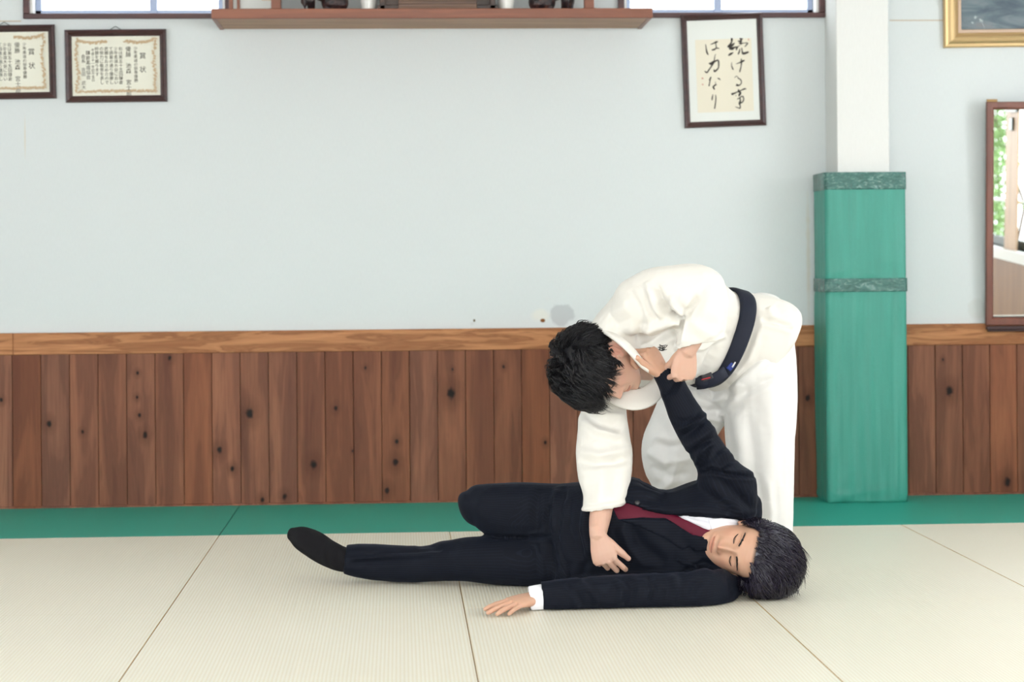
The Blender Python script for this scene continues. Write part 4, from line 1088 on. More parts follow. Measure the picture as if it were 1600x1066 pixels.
def cloth(name, col, weave=1400, bump=.35, rough=.85, ribs=None):
    m = N(name, rough, spec=.15); q = m.pos(); n = m.noise(q, weave, 2); n2 = m.noise(q, 7, 3)
    m.color(m.mix(m.math('MULTIPLY', n2, .20), col, tuple(v * .93 for v in col)))
    h = n
    if ribs:
        w1 = m.n('ShaderNodeTexWave', wave_type='BANDS', bands_direction='DIAGONAL'); m.l(q, w1.inputs['Vector']); w1.inputs['Scale'].default_value = ribs; w1.inputs['Distortion'].default_value = 1.0; w1.inputs['Detail Scale'].default_value = 3
        h = m.math('ADD', n, m.math('MULTIPLY', w1.outputs['Fac'], .3))
    m.bump(h, bump, .0012); m.b.inputs['Sheen Weight'].default_value = .15 if col[0] > .3 else 0; m.b.inputs['Specular IOR Level'].default_value = .15 if col[0] > .3 else .25
    return m.m
M_gi = cloth('white_judo_cotton', (.765, .75, .70), 900, .3, ribs=150); M_gi2 = cloth('white_trouser_cotton', (.80, .80, .78), 700, .25)
M_belt = cloth('black_belt_cotton', (.014, .018, .034), 900, .4, .6, ribs=160)
def suit_mat(name, base, line):
    m = N(name, .7, spec=.12); q = m.pos()
    s = m.n('ShaderNodeAttribute', attribute_name='stripe').outputs['Fac']
    w = m.math('SINE', m.math('MULTIPLY', s, 2 * math.pi / .0078)); f = m.ramp(w, [(.55, 0.0), (.95, 1.0)])
    c = m.mix(m.math('MULTIPLY', f, .55), base, line); m.color(m.mix(m.math('MULTIPLY', m.noise(q, 1200, 1), .4), c, tuple(v * .5 for v in base)))
    m.bump(m.noise(q, 1000, 2), .25, .001); m.b.inputs['Sheen Weight'].default_value = .035; m.b.inputs['Sheen Tint'].default_value = (.4, .5, .8, 1)
    return m.m
M_suit = suit_mat('navy_pinstripe_wool', (.0050, .0068, .0125), (.014, .019, .034)); M_crease = plain('lid_crease', (.20, .10, .07), .6); M_sock = cloth('black_sock_knit', (.006, .006, .008), 800, .6, .9, ribs=200)
M_shirt = cloth('white_shirt_cotton', (.82, .83, .88), 1200, .1, .6)
mtie = N('burgundy_silk_tie', .55, (.105, .004, .020), spec=.2); M_tie = mtie.m
M_ear = None
def smooth_link(name, me, mat, parent):
    me.materials.clear(); return link(name, me, mat, parent, True)
def head_matrix(px, py, Y, Fv, Uv, scale=1.0):
    U = Vector(Uv).normalized(); Fv = Vector(Fv); Fv = (Fv - U * Fv.dot(U)).normalized(); yb = -Fv; xb = yb.cross(U)
    c = P(px, py, Y)
    return Matrix(((xb.x, yb.x, U.x, c.x), (xb.y, yb.y, U.y, c.y), (xb.z, yb.z, U.z, c.z), (0, 0, 0, 1))) @ Matrix.Scale(scale, 4)
def foot(b, heel, toe, up, r=.045, s=1.0):
    heel = Vector(heel); toe = Vector(toe); d = (toe - heel).normalized(); up = Vector(up); up = (up - d * up.dot(d)).normalized(); x = d.cross(up); L = (toe - heel).length
    rs = []
    for t, w, h, z in ((-.02, .014, .016, .030), (.02, .028, .032, .034), (.12, .034, .044, .044), (.28, .036, .048, .048), (.45, .040, .036, .036), (.62, .045, .026, .026), (.78, .047, .019, .019), (.90, .043, .015, .015), (.98, .030, .011, .012), (1.01, .012, .006, .010)):
        rs.append([heel + d * (L * t) + x * (w * s * math.cos(a)) + up * ((z + h * math.sin(a)) * s) for a in [2 * math.pi * k / 20 for k in range(20)]])
    b.rings(rs)

# ================================================================== the standing man in the judo suit
judoka = empty('person', (P(1185, 800, 6.9).x, 6.95, 0), 'man in white judo suit and black belt, bent over above the lying man', 'person', None)
J_torso = [(1139, 455, 1088, 599, 6.90, .125, .38), (1112, 434, 1062, 604, 6.82, .13, .22), (1062, 420, 1036, 607, 6.74, .14, .12), (1012, 424, 1012, 607, 6.66, .155, 0), (972, 446, 988, 604, 6.59, .16, -.08), (942, 482, 968, 594, 6.54, .15), (918, 512, 945, 580, 6.50, .09)]
J_skirt = [(1139, 455, 1088, 601, 6.90, .127, .38), (1168, 457, 1100, 604, 6.91, .135, .42), (1198, 462, 1112, 610, 6.92, .145, .45), (1226, 472, 1124, 617, 6.93, .15, .4), (1241, 488, 1136, 618, 6.94, .155, .3), (1240, 516, 1146, 622, 6.95, .15, .15)]
J_sleeveN = [(980, 436, 972, 522, 6.44, .07), (1012, 420, 1012, 524, 6.40, .078), (1052, 414, 1046, 520, 6.37, .08), (1094, 413, 1062, 508, 6.36, .08), (1126, 430, 1064, 496, 6.35, .078), (1138, 466, 1062, 500, 6.34, .072), (1139, 500, 1058, 522, 6.34, .066), (1133, 529, 1055, 544, 6.34, .058)]
J_sleeveF = [(930, 560, 990, 560, 6.62, .08), (916, 605, 985, 602, 6.60, .08), (906, 645, 978, 640, 6.57, .078), (901, 690, 984, 684, 6.53, .075), (900, 715, 988, 712, 6.51, .072), (904, 750, 985, 748, 6.47, .068), (911, 775, 980, 772, 6.44, .064), (909, 800, 976, 789, 6.42, .060)]
J_legN = [(1165, 475, 1225, 484, 6.95, .09), (1138, 545, 1238, 526, 6.94, .14), (1130, 600, 1243, 590, 6.92, .145), (1132, 640, 1243, 640, 6.92, .135), (1134, 690, 1240, 690, 6.92, .12), (1140, 750, 1239, 750, 6.93, .11), (1143, 810, 1238, 810, 6.94, .105), (1146, 866, 1236, 866, 6.95, .10)]
J_legF = [(1085, 560, 1180, 590, 7.02, .10), (1040, 607, 1150, 640, 7.06, .12), (1020, 648, 1120, 680, 7.08, .12), (1004, 690, 1100, 716, 7.10, .11), (1006, 732, 1090, 748, 7.14, .105), (1024, 775, 1092, 780, 7.18, .095), (1034, 852, 1095, 852, 7.22, .09)]
M_HJ = head_matrix(938, 572, 6.47, (.14, -.42, -.90), (-.90, -.38, -.05), 1.04)
# body: one continuous skin mesh
parts = []
b = MB(); loft(b, J_torso, shrink=.024, p=2.1); parts.append(b)
b = MB(); loft(b, J_skirt[:4], shrink=.04); parts.append(b)
for S in (J_legN, J_legF):
    b = MB(); loft(b, S[1:], shrink=.024); parts.append(b)
b = MB(); foot(b, G(1225, 886), G(1120, 892), (0, 0, 1)); parts.append(b)
b = MB(); limb(b, [P(1191, 850, 6.95), P(1205, 872, 6.96)], [.042, .036]); parts.append(b)
hl = G(1075, 872); b = MB(); foot(b, hl, hl + Vector((-.24, -.05, 0)), (0, 0, 1)); parts.append(b)
b = MB(); limb(b, [P(1064, 840, 7.22), Vector((hl.x - .02, hl.y, .05))], [.042, .036]); parts.append(b)
b = MB(); limb(b, [P(1000, 480, 6.44), P(1060, 470, 6.37), P(1100, 462, 6.36), P(1092, 510, 6.35), P(1074, 548, 6.34)], [.045, .040, .036, .033, .028]); parts.append(b)
b = MB(); limb(b, [P(955, 585, 6.62), P(945, 690, 6.53), P(942, 780, 6.43), P(937, 812, 6.39), P(934, 838, 6.352)], [.045, .040, .036, .034, .0265]); parts.append(b)
c0 = M_HJ @ Vector((0, .035, -.045)); parts.append(limb(MB(), [P(1015, 530, 6.67), P(985, 548, 6.58), c0], [.085, .066, .058], 20))
parts += head_parts(M_HJ)
parts += hand(P(935, 838, 6.350), (.25, -.20, -.95), (-.15, -1, .16), 'right', [(30, 40, 24), (46, 46, 26), (62, 50, 30), (72, 50, 30)], (31, 28, 25, 23), ((.56, .82, -.06), (-6, -10)), .99)
parts += hand(P(1074, 546, 6.345), (-.16, .10, -1.0), (.25, -1, -.05), 'left', [(72, 80, 45), (74, 82, 45), (74, 82, 45), (70, 80, 45)], (3, 1, -1, -3), ((.20, .75, -.62), (-10, -20)), 1.06)
me = remesh(parts, .0023, 2, 'body'); ground(me); head_tint(me, M_HJ)
smooth_link('body', me, M_skin1, judoka)
# hair
def j_thick(c, n):
    return .022 + .040 * max(0, n.z) - .004 * max(0, n.y) + .010 * max(0, -n.y) - .012 * max(0, -n.z) - .014 * max(0, 1 - abs(c.z - np.interp(c.y, HY, HZ)) / .03) * (1 if c.y > -.055 else 0)
def j_flow(c, n):   # from the crown forward, and down at sides and back
    cr = Vector((.01, .045, .10)); d = Vector((c.x, c.y, 0)) - Vector((cr.x, cr.y, 0))
    if c.y < .03: return (d.x * 4, -1.0, -.5 + (-.3 if c.z < .06 else 0))
    return (d.x * 5, d.y * 8, -1.0)
def j_len(c, n): return .062 if c.y < -.03 and c.z > .05 else (.050 if c.z > .045 else .026)
hj = hair(M_HJ, judoka, 'hair', M_hair1, j_thick, j_flow, j_len, 1300, 9, 5, .50, .6, wild=.04)
brow(M_HJ, judoka, M_hair1)
# jacket
parts = []
b = MB(); loft(b, J_torso, p=2.3, end='flat'); parts.append(b)
b = MB(); loft(b, J_skirt, p=2.3, end='hollow', start='flat'); parts.append(b)
b = MB(); loft(b, J_sleeveN, p=2.4, end='hollow'); parts.append(b)
b = MB(); loft(b, J_sleeveF, p=2.4, end='hollow'); parts.append(b)
me = remesh(parts, .0050, 3, 'jacket')
recess(me, [(922, 508), (945, 520), (965, 528), (985, 545), (1000, 566), (1014, 577), (1036, 588), (1040, 598), (1030, 606), (1012, 622), (975, 622), (950, 606), (930, 585), (915, 560)], .075, 5)
folds(me, [
    ([(1068, 494), (1064, 510), (1058, 540)], 3.2, -.014), ([(1044, 486), (1056, 495), (1069, 496)], 3, -.012), ([(1070, 494), (1080, 478), (1092, 462)], 3.5, -.007), ([(1046, 470), (1058, 482), (1068, 492)], 3.5, .008), ([(1008, 462), (1014, 484), (1030, 500)], 4, -.006), ([(1022, 452), (1030, 472), (1040, 486)], 4, .006), ([(1030, 470), (1045, 490), (1066, 497)], 5, -.010), ([(1048, 462), (1052, 480), (1066, 494)], 5, .009), ([(985, 452), (1000, 490), (1003, 530), (1008, 545)], 7, -.008),
    ([(1000, 520), (1030, 510), (1060, 500)], 5, .008), ([(1003, 545), (1030, 530), (1058, 512)], 5, -.010), ([(1010, 440), (1020, 470), (1035, 500)], 6, .008), ([(1024, 445), (1035, 470), (1060, 492)], 5, -.008),
    ([(1068, 496), (1085, 480), (1105, 440)], 8, -.005), ([(1075, 500), (1100, 520), (1128, 528)], 8, .004), ([(1095, 425), (1108, 470), (1100, 520)], 10, .004),
    ([(1058, 545), (1095, 545), (1134, 527)], 3, .004, 'c'), ([(935, 500), (975, 480), (1000, 450)], 9, .004), ([(950, 515), (985, 500), (1000, 520)], 8, -.004),
    ([(1140, 470), (1136, 520), (1110, 560), (1080, 590)], 9, -.006), ([(1100, 560), (1085, 580), (1075, 600)], 5, .005), ([(1120, 540), (1100, 575), (1088, 592)], 5, -.005),
    ([(1172, 470), (1180, 500), (1172, 540), (1150, 580)], 6, -.006), ([(1190, 500), (1215, 505), (1238, 512)], 4, -.007), ([(1185, 520), (1170, 560), (1140, 600)], 5, .006), ([(1200, 480), (1210, 500)], 7, .005),
    ([(905, 640), (930, 660), (975, 668)], 6, -.007), ([(915, 655), (935, 675), (970, 682)], 5, .006), ([(920, 628), (950, 648), (976, 650)], 5, .006), ([(905, 705), (935, 712), (985, 700)], 6, .006), ([(903, 722), (930, 726), (985, 718)], 5, -.006),
    ([(905, 740), (940, 745), (980, 735)], 8, .003), ([(925, 690), (940, 740), (935, 790)], 9, .004), ([(909, 796), (976, 785)], 3, .003, 'c'), ([(955, 640), (965, 700), (960, 780)], 9, -.004),
], .0018, 20, 3, 1.6)
jk = smooth_link('jacket', me, M_gi, judoka)
bj = bvh_of(me)
band([(918, 524, 6.55), (930, 517, 6.50), (947, 519, 6.42), (967, 531, 6.36), (986, 548, 6.345), (1001, 566, 6.365), (1013, 576, 6.385), (1022, 583, 6.44), (1030, 589, 6.52)], .030, .012, (.45, -.80, .55), 'lapel', M_gi, jk)
band([(938, 604, 6.62), (950, 612, 6.53), (966, 620, 6.48), (988, 625, 6.46), (1008, 621, 6.47), (1022, 610, 6.50), (1031, 596, 6.54), (1036, 584, 6.58)], lambda t: .028 + .050 * math.sin(math.pi * min(1, t * 1.05)) ** .8, .012, lambda t: Vector((0, -.85, .62)), 'far_lapel', M_gi, jk)
band([(946, 616, 6.55), (960, 626, 6.50), (986, 637, 6.475), (1010, 632, 6.48), (1024, 618, 6.51), (1032, 600, 6.55)], .014, .014, (0, -1, .2), 'hem_roll', M_gi, jk)
# belt: a ring round the waist
C0 = None
def belt_ring(off, k):
    s = J_torso[0]; a = P(s[0] + off, s[1] + off * .28, s[4]); c = P(s[2] + off, s[3] + off * .02, s[4]); C = (a + c) / 2; U = (a - c) / 2; V = Vector((-s[6], 1, 0)) * s[5]
    U = U * ((U.length + k) / U.length); V = V * ((V.length + k) / V.length); o = []
    for j in range(72):
        t = 2 * math.pi * j / 72; cc, ss = math.cos(t), math.sin(t); o.append(C + U * math.copysign(abs(cc) ** (2 / 2.3), cc) + V * math.copysign(abs(ss) ** (2 / 2.3), ss))
    return o
b = MB(); b.rings([belt_ring(0, .002), belt_ring(-1, .012), belt_ring(3, .016), belt_ring(11, .016), belt_ring(19, .016), belt_ring(23, .012), belt_ring(22, .002)], close=True, cap=False)
bl = b.build('belt', M_belt, judoka, True)
# knot and hanging end with its woven labels
b = MB(); b.ball((0, 0, 0), (.030, .022, .024), 16, 10, Matrix.Translation(P(1099, 597, 6.745)) @ Matrix.Rotation(-.3, 4, 'Y')); b.build('belt_knot', M_belt, bl, True)
band([(1088, 600, 6.745), (1104, 598, 6.73), (1124, 588, 6.725), (1134, 581, 6.735)], .040, .007, (.15, -1, -.1), 'belt_end', M_belt, bl)
band([(1097, 592, 6.722), (1113, 586, 6.716)], .022, .002, (.1, -1, -.1), 'woven_label', plain('charcoal_label', (.05, .05, .055), .8), bl)
band([(1096, 593.5, 6.7195), (1110, 590, 6.7150)], .0035, .002, (.1, -1, -.1), 'red_thread', plain('red_thread', (.55, .02, .04), .7), bl)
band([(1138, 578, 6.775), (1147, 567, 6.775), (1153, 559, 6.785)], .020, .004, (.3, -1, .0), 'blue_label', plain('blue_label', (.015, .04, .25), .6), bl)
band([(1144, 574, 6.770), (1149, 566, 6.771)], .005, .003, (.3, -1, .0), 'label_mark', plain('white_label_thread', (.8, .8, .8), .6), bl)
# embroidery on the lapel, next to the grip
E_ = [[(1030, 539, .7), (1033, 541, 1.0), (1040, 539, .6)], [(1028, 543, .7), (1034, 544, 1.1), (1038, 542, .8)], [(1031, 541, .7), (1030, 547, .9)], [(1034, 540, .7), (1035, 548, 1.0)], [(1037, 541, .7), (1036, 547, .8), (1041, 546, .6)], [(1028, 546, .6), (1033, 547.5, 1.0), (1038, 545, .7)], [(1038, 544, .5), (1042, 539, .8)]]
b = MB()
for st in E_:
    b.tube([cast(bj, x, y, .0022, 6.4)[0] for x, y, r in st], [r * .0016 for x, y, r in st], 6)
b.build('embroidery', plain('black_thread', (.012, .012, .014), .8), jk, True)
# trousers
parts = []
b = MB(); loft(b, [(1150, 470, 1110, 600, 6.92, .11, .4), (1190, 474, 1115, 625, 6.94, .13, .3), (1226, 492, 1120, 650, 6.96, .12, .2)], p=2.3); parts.append(b)
b = MB(); loft(b, J_legN, p=2.4, end='hollow'); parts.append(b)
b = MB(); loft(b, J_legF, p=2.4, end='hollow'); parts.append(b)
me = remesh(parts, .0052, 3, 'trousers'); ground(me, .004)
folds(me, [
    ([(1140, 610), (1165, 590), (1200, 560)], 6, .008), ([(1140, 625), (1170, 610), (1210, 590)], 6, -.007), ([(1135, 645), (1150, 620), (1160, 600)], 6, .007), ([(1150, 640), (1160, 700), (1155, 770)], 9, .006), ([(1165, 650), (1178, 720), (1175, 800)], 9, -.005),
    ([(1195, 600), (1205, 680), (1200, 780)], 12, .005), ([(1222, 560), (1226, 640), (1222, 760)], 9, -.004), ([(1185, 740), (1190, 790), (1188, 830)], 5, -.006), ([(1200, 750), (1206, 800), (1204, 830)], 5, .005),
    ([(1090, 610), (1115, 625), (1135, 622)], 5, .008), ([(1075, 630), (1105, 645), (1135, 640)], 5, -.008), ([(1085, 650), (1110, 652), (1130, 660)], 5, .007), ([(1040, 640), (1060, 680), (1055, 720)], 9, .007),
    ([(1020, 690), (1045, 700), (1080, 690)], 6, -.006), ([(1012, 705), (1040, 722), (1085, 715)], 6, .007), ([(1015, 730), (1045, 745), (1080, 740)], 6, -.006), ([(1060, 720), (1050, 750), (1030, 770)], 6, .006), ([(1085, 665), (1100, 690), (1095, 720)], 6, -.006)],
    .0018, 18, 8, 1.5)
smooth_link('trousers', me, M_gi2, judoka)

# ================================================================== the lying man in the pinstripe suit
lying = empty('person', (P(1000, 900, 6.45).x, 6.5, 0), 'man in dark pinstripe suit and burgundy tie lying on his side on the mats', 'person', None)
L_torso = [(886, 757, 862, 917, 6.60, .10), (918, 752, 902, 914, 6.56, .125), (960, 743, 950, 915, 6.52, .13), (1000, 748, 1000, 922, 6.50, .13), (1042, 766, 1046, 930, 6.48, .13), (1085, 752, 1095, 938, 6.46, .13), (1132, 743, 1128, 940, 6.46, .120), (1168, 746, 1146, 932, 6.50, .085), (1184, 775, 1160, 900, 6.52, .05)]
L_armU = [(1080, 790, 1182, 800, 6.44, .085), (1091, 742, 1180, 745, 6.42, .082), (1078, 714, 1156, 724, 6.42, .072), (1062, 688, 1133, 696, 6.42, .066), (1048, 660, 1112, 663, 6.42, .060), (1041, 640, 1098, 641, 6.42, .054), (1035, 622, 1084, 620, 6.42, .048), (1029, 606, 1068, 592, 6.42, .040)]
L_cuff = [(1034, 618, 1080, 612, 6.42, .040), (1028, 604, 1062, 590, 6.415, .038), (1021, 589, 1050, 568, 6.41, .034)]
L_armD = [(1160, 906, 1150, 938, 6.40, .045), (1140, 893, 1142, 946, 6.29, .062), (1116, 888, 1118, 949, 6.22, .060), (1082, 893, 1085, 950, 6.19, .054), (1030, 897, 1030, 951, 6.185, .052), (980, 899, 980, 951, 6.18, .050), (930, 902, 930, 952, 6.175, .048), (880, 906, 882, 954, 6.17, .045), (845, 909, 847, 955, 6.17, .042)]
L_legD = [(915, 800, 885, 917, 6.62, .10), (866, 835, 862, 918, 6.64, .095), (820, 838, 820, 917, 6.65, .088), (772, 838, 770, 913, 6.67, .080), (728, 840, 725, 908, 6.69, .072), (690, 847, 690, 908, 6.71, .066), (650, 853, 645, 910, 6.73, .062), (600, 851, 600, 908, 6.75, .058), (565, 850, 560, 903, 6.76, .055), (541, 852, 536, 896, 6.77, .050)]
L_legU = [(920, 752, 880, 870, 6.62, .10), (872, 756, 862, 848, 6.64, .095), (822, 754, 820, 843, 6.66, .088), (780, 755, 790, 843, 6.68, .080), (752, 757, 768, 839, 6.70, .076), (738, 760, 754, 832, 6.71, .070), (728, 768, 742, 822, 6.72, .060)]
shin = [P(762, 797, 6.72), P(800, 806, 6.90), P(835, 812, 7.05), P(850, 818, 7.14)]
M_HL = head_matrix(1168, 862, 6.34, (-.64, -.76, .17), (.77, -.60, -.16), 1.12)
parts = []
b = MB(); loft(b, L_torso[1:], shrink=.032, p=2.1); parts.append(b)
for S, k in ((L_armU, .024), (L_armD, .020), (L_legD, .022), (L_legU, .022)):
    b = MB(); loft(b, S, shrink=k); parts.append(b)
parts.append(limb(MB(), shin, [.050, .045, .038, .034]))
parts.append(limb(MB(), [P(1050, 600, 6.42), P(1037, 586, 6.415), P(1030, 576, 6.41)], [.030, .028, .026]))
parts.append(limb(MB(), [P(870, 932, 6.17), P(845, 935, 6.17), P(828, 939, 6.165)], [.030, .027, .023]))
parts.append(limb(MB(), [P(1110, 850, 6.50), P(1140, 856, 6.45), M_HL @ Vector((0, .035, -.04))], [.075, .062, .056], 20))
# feet
an = P(545, 874, 6.77); tp = P(458, 838, 6.80)
FT = [(543, 856, 538, 894, 6.77, .040), (522, 846, 522, 891, 6.775, .040), (503, 833, 498, 881, 6.785, .041), (486, 826, 474, 866, 6.80, .042), (471, 823, 460, 855, 6.81, .038), (459, 825, 453, 845, 6.815, .026)]
b = MB(); loft(b, FT, shrink=.006, p=2.3); parts.append(b)
ft = P(852, 822, 7.14); b = MB(); foot(b, (ft.x, ft.y, .002), (ft.x - .16, ft.y + .16, .002), (0, 0, 1)); parts.append(b)
parts += head_parts(M_HL)
hand_dir = G(756, 962, .010) - Vector((P(828, 939, 6.16).x, 6.16, .02))
parts += hand(P(831, 936, 6.165), (hand_dir.x, hand_dir.y, -.010), (-.10, -.30, 1), 'left', [(4, 5, 5), (4, 6, 5), (4, 6, 5), (5, 6, 6)], (7, 2, -3, -9), ((.55, .80, -.18), (-2, -6)), .98)
parts += hand(P(1036, 585, 6.405), (-.52, .10, .86), (.50, -.62, .45), 'right', [(66, 74, 40), (68, 76, 42), (70, 76, 42), (72, 76, 42)], (4, 1, -2, -5), ((.66, .74, .05), (10, 6)), 1.02)
me = remesh(parts, .0023, 2, 'body'); ground(me, .001); head_tint(me, M_HL)
smooth_link('body', me, M_skin2, lying)
def l_thick(c, n):
    return .026 + .024 * max(0, n.z) + .010 * max(0, n.y) - .006 * max(0, -n.x) + .020 * max(0, n.x) * min(1, max(0, c.z) / .05) - .012 * max(0, 1 - abs(c.z - np.interp(c.y, HY, HZ)) / .025)
def l_flow(c, n):   # swept back from the forehead
    if c.z > .03: return (c.x * 2 + .45, 1.0, .30)
    return (0, .6, -.8)
def l_len(c, n): return .105 if c.z > .06 else (.075 if c.z > .03 else .034)
hair(M_HL, lying, 'hair', M_hair2, l_thick, l_flow, l_len, 1300, 9, 9, .52, .8, wild=.09, gravity=.010)
brow(M_HL, lying, M_hair1, 5)
bones = [(P(860, 838, 6.58), P(1170, 840, 6.45), .14), (P(1135, 745, 6.42), P(1048, 600, 6.42), .05), (P(1150, 918, 6.2), P(850, 932, 6.17), .05), (P(890, 868, 6.64), P(540, 876, 6.77), .07), (P(890, 805, 6.64), P(740, 795, 6.7), .08), (shin[0], shin[3], .06)]
V_OPEN = [(956, 792), (972, 784), (992, 789), (1012, 797), (1040, 803), (1086, 805), (1127, 809), (1168, 814), (1190, 822), (1186, 870), (1168, 920), (1150, 915), (1150, 880), (1118, 842), (1105, 841), (1082, 838), (1062, 824), (1040, 811), (1000, 810), (966, 813)]
# jacket
parts = []
b = MB(); loft(b, L_torso, p=2.5, start='hollow', end='round'); parts.append(b)
for S in (L_armU, L_armD, L_cuff):
    b = MB(); loft(b, S, p=2.4, end='hollow'); parts.append(b)
me = remesh(parts, .0048, 2, 'suit_jacket')
recess(me, V_OPEN, .030, 3)
ground(me, .003)
folds(me, [
    ([(1091, 741), (1110, 735), (1140, 742), (1182, 745)], 3, -.010), ([(1094, 736), (1100, 715), (1108, 700)], 4, -.007), ([(1105, 735), (1125, 712), (1140, 705)], 4, .008), ([(1118, 738), (1138, 722), (1152, 716)], 4, -.007), ([(1090, 728), (1098, 705), (1118, 680)], 5, .007),
    ([(1070, 700), (1090, 685), (1118, 668)], 5, .008), ([(1074, 712), (1096, 695), (1124, 682)], 4, -.009), ([(1062, 685), (1085, 672), (1108, 652)], 4, -.009), ([(1058, 672), (1080, 662), (1104, 646)], 4, .008), ([(1050, 655), (1072, 660), (1092, 650)], 3, -.005),
    ([(1040, 618), (1052, 612), (1060, 598)], 3, -.007, 'c'), ([(1163, 808), (1156, 790), (1157, 772)], 3, -.004, 's'), ([(1010, 775), (1060, 778), (1110, 770)], 9, -.004), ([(1120, 748), (1150, 770), (1180, 800)], 7, -.005), ([(1100, 745), (1130, 775), (1170, 812)], 8, .005),
    ([(985, 760), (1010, 770), (1040, 772)], 6, .006), ([(1000, 748), (1020, 762), (1036, 770)], 5, -.006),
    ([(985, 815), (1000, 850), (1040, 880)], 9, -.007), ([(970, 820), (985, 860), (1010, 890)], 7, .006), ([(1060, 835), (1090, 870), (1130, 890)], 8, -.005), ([(905, 770), (895, 820), (915, 880)], 7, -.008), ([(922, 770), (912, 830), (925, 890)], 7, .008), ([(885, 780), (878, 830), (890, 880)], 7, .008), ([(935, 860), (915, 885), (905, 905)], 6, -.006),
    ([(1100, 905), (1085, 915), (1080, 935)], 6, -.006), ([(960, 905), (972, 920), (968, 945)], 5, .007), ([(978, 903), (990, 920), (985, 945)], 5, -.007), ([(905, 908), (925, 925), (935, 945)], 5, .006), ([(885, 912), (905, 930), (912, 948)], 5, -.006), ([(1050, 898), (1058, 920), (1050, 945)], 6, .006), ([(1120, 890), (1100, 880), (1068, 893)], 4, -.008), ([(1150, 880), (1140, 905), (1150, 935)], 7, -.005), ([(1010, 899), (1022, 920), (1018, 945)], 5, -.006),
    ([(860, 908), (1000, 897), (1070, 892)], 3, .003)],
    .0014, 22, 1, 1.3)
stripes(me, bones)
sj = smooth_link('suit_jacket', me, M_suit, lying)
bs = bvh_of(me)
# lapels, pocket and button
def drape_suit(poly, off, th, name):
    o = drape(poly, bs, off, th, name, M_suit, sj, step=4); stripes(o.data, bones); return o
drape_suit([(968, 813), (1000, 811), (1040, 812), (1062, 825), (1082, 839), (1104, 843), (1112, 860), (1085, 862), (1078, 854), (1066, 860), (1040, 842), (1000, 824)], .000, .004, 'lapel')
drape_suit([(1003, 795), (1040, 801), (1086, 803), (1127, 807), (1163, 812), (1160, 800), (1140, 795), (1128, 799), (1120, 790), (1080, 790), (1040, 790)], .000, .004, 'lapel')
drape_suit([(1058, 872), (1092, 884), (1090, 890), (1056, 878)], .000, .002, 'breast_pocket')
p_, n_ = cast(bs, 996, 786, .003); b = MB(); b.ball((0, 0, 0), (.0085, .0085, .003), 14, 8, Matrix.Translation(p_) @ n_.to_track_quat('Z', 'Y').to_matrix().to_4x4()); b.build('button', plain('dark_button', (.02, .02, .025), .3), sj, True)
# shirt
parts = []
b = MB(); loft(b, L_torso[1:], p=2.5, shrink=.021); parts.append(b)
b = MB(); parts.append(limb(b, [P(1120, 850, 6.49), P(1146, 858, 6.44), P(1160, 861, 6.41)], [.085, .074, .068], 22))
me = remesh(parts, .0048, 2, 'shirt'); ground(me, .006)
folds(me, [([(1060, 806), (1090, 815), (1110, 826)], 3, .004), ([(1075, 808), (1105, 814), (1130, 816)], 3, -.004), ([(1050, 803), (1075, 812)], 3, -.003), ([(1125, 812), (1150, 815)], 3, .004)], .001, 30, 2)
sh = smooth_link('shirt', me, M_shirt, lying); bsh = bvh_of(me)
drape([(1106, 811), (1130, 809), (1174, 813), (1168, 823), (1142, 829), (1120, 840), (1114, 834)], bsh, .004, .004, 'collar', M_shirt, sh, step=3)
drape([(1150, 905), (1158, 905), (1166, 918), (1162, 930), (1154, 926)], bsh, .002, .004, 'collar', M_shirt, sh, step=3)
drape([(956, 794), (972, 784), (992, 789), (1012, 797), (1046, 803), (1075, 814), (1100, 826), (1122, 833), (1118, 843), (1094, 842), (1066, 830), (1040, 816), (1000, 814), (962, 815)], bsh, .005, .005, 'necktie', M_tie, lying, step=3)
b = MB(); loft(b, [(862, 911, 862, 953, 6.17, .036), (840, 914, 842, 956, 6.168, .036), (825, 917, 829, 958, 6.165, .035)], p=2.3, start='flat', end='hollow'); me = remesh([b], .004, 1, 'shirt_cuff'); ground(me, .002); smooth_link('shirt_cuff', me, M_shirt, lying)
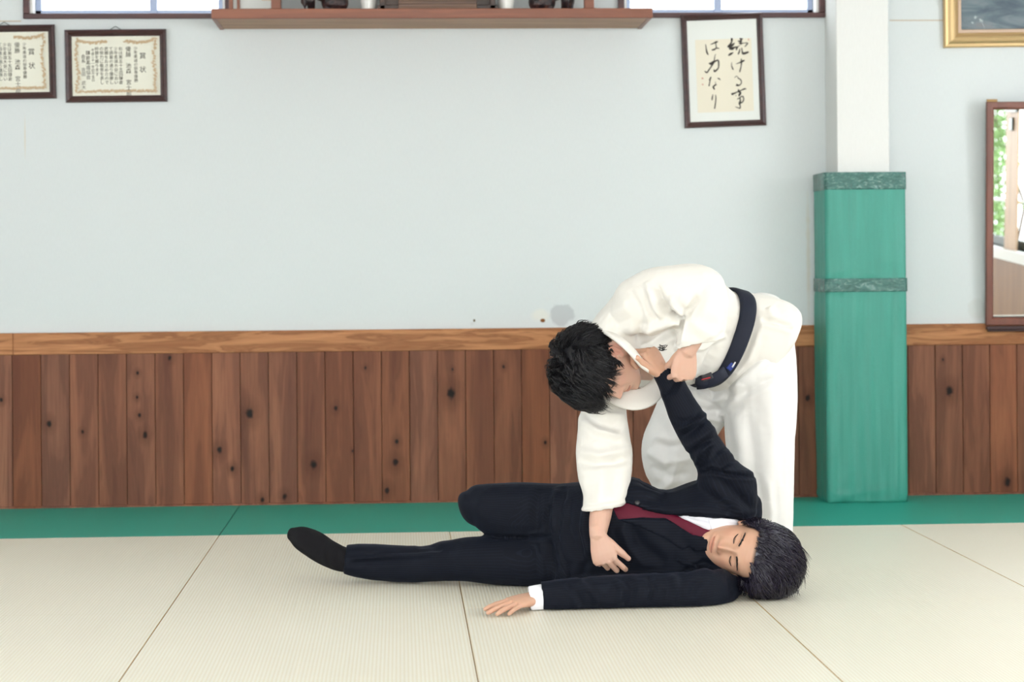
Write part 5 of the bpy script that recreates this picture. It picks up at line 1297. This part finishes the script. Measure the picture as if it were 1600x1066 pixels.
# trousers
parts = []
b = MB(); loft(b, [(925, 753, 905, 915, 6.57, .12), (895, 755, 876, 917, 6.60, .125), (862, 758, 855, 917, 6.64, .11), (840, 765, 836, 912, 6.66, .09)], p=2.4); parts.append(b)
b = MB(); loft(b, L_legD, p=2.3, end='hollow'); parts.append(b)
b = MB(); loft(b, L_legU, p=2.3); parts.append(b)
parts.append(limb(MB(), shin, [.066, .062, .058, .056], 20))
me = remesh(parts, .0050, 2, 'suit_trousers'); ground(me, .003)
folds(me, [
    ([(545, 874), (600, 870), (660, 868), (700, 864)], 3, .006), ([(545, 882), (600, 878), (650, 877)], 4, -.004), ([(690, 862), (670, 850), (650, 852)], 6, -.005), ([(580, 860), (586, 890)], 7, -.004), ([(715, 845), (700, 870), (710, 900)], 9, -.004),
    ([(860, 790), (855, 820), (858, 838)], 5, -.008), ([(845, 765), (838, 800), (845, 835)], 7, -.006), ([(870, 765), (862, 800), (866, 835)], 5, .007), ([(858, 842), (862, 870), (872, 900)], 5, -.008), ([(872, 845), (880, 875), (892, 905)], 5, .008), ([(845, 845), (848, 880), (852, 910)], 6, .005),
    ([(862, 838), (820, 841), (770, 840)], 3, -.010), ([(760, 765), (748, 790), (752, 820)], 8, .004), ([(880, 760), (885, 800), (898, 850)], 6, -.006)],
    .0014, 22, 6, 1.2)
stripes(me, bones); smooth_link('suit_trousers', me, M_suit, lying)
# socks
parts = []
b = MB(); loft(b, [(565, 856, 560, 894, 6.765, .040)] + FT, p=2.3); parts.append(b)
me = remesh(parts, .004, 2, 'sock'); folds(me, [([(520, 852), (515, 870), (522, 886)], 3, .004), ([(508, 846), (504, 866), (510, 882)], 3, .003), ([(530, 856), (527, 875), (532, 890)], 3, -.003)], .0008, 40, 2); smooth_link('sock', me, M_sock, lying)
b = MB(); foot(b, (ft.x + .004, ft.y - .004, .001), (ft.x - .165, ft.y + .165, .001), (0, 0, 1), s=1.08); b.tube([shin[2], shin[3], (ft.x, ft.y, .05)], .042, 14); me = remesh([b], .004, 2, 'sock'); ground(me, .001); smooth_link('sock', me, M_sock, lying)
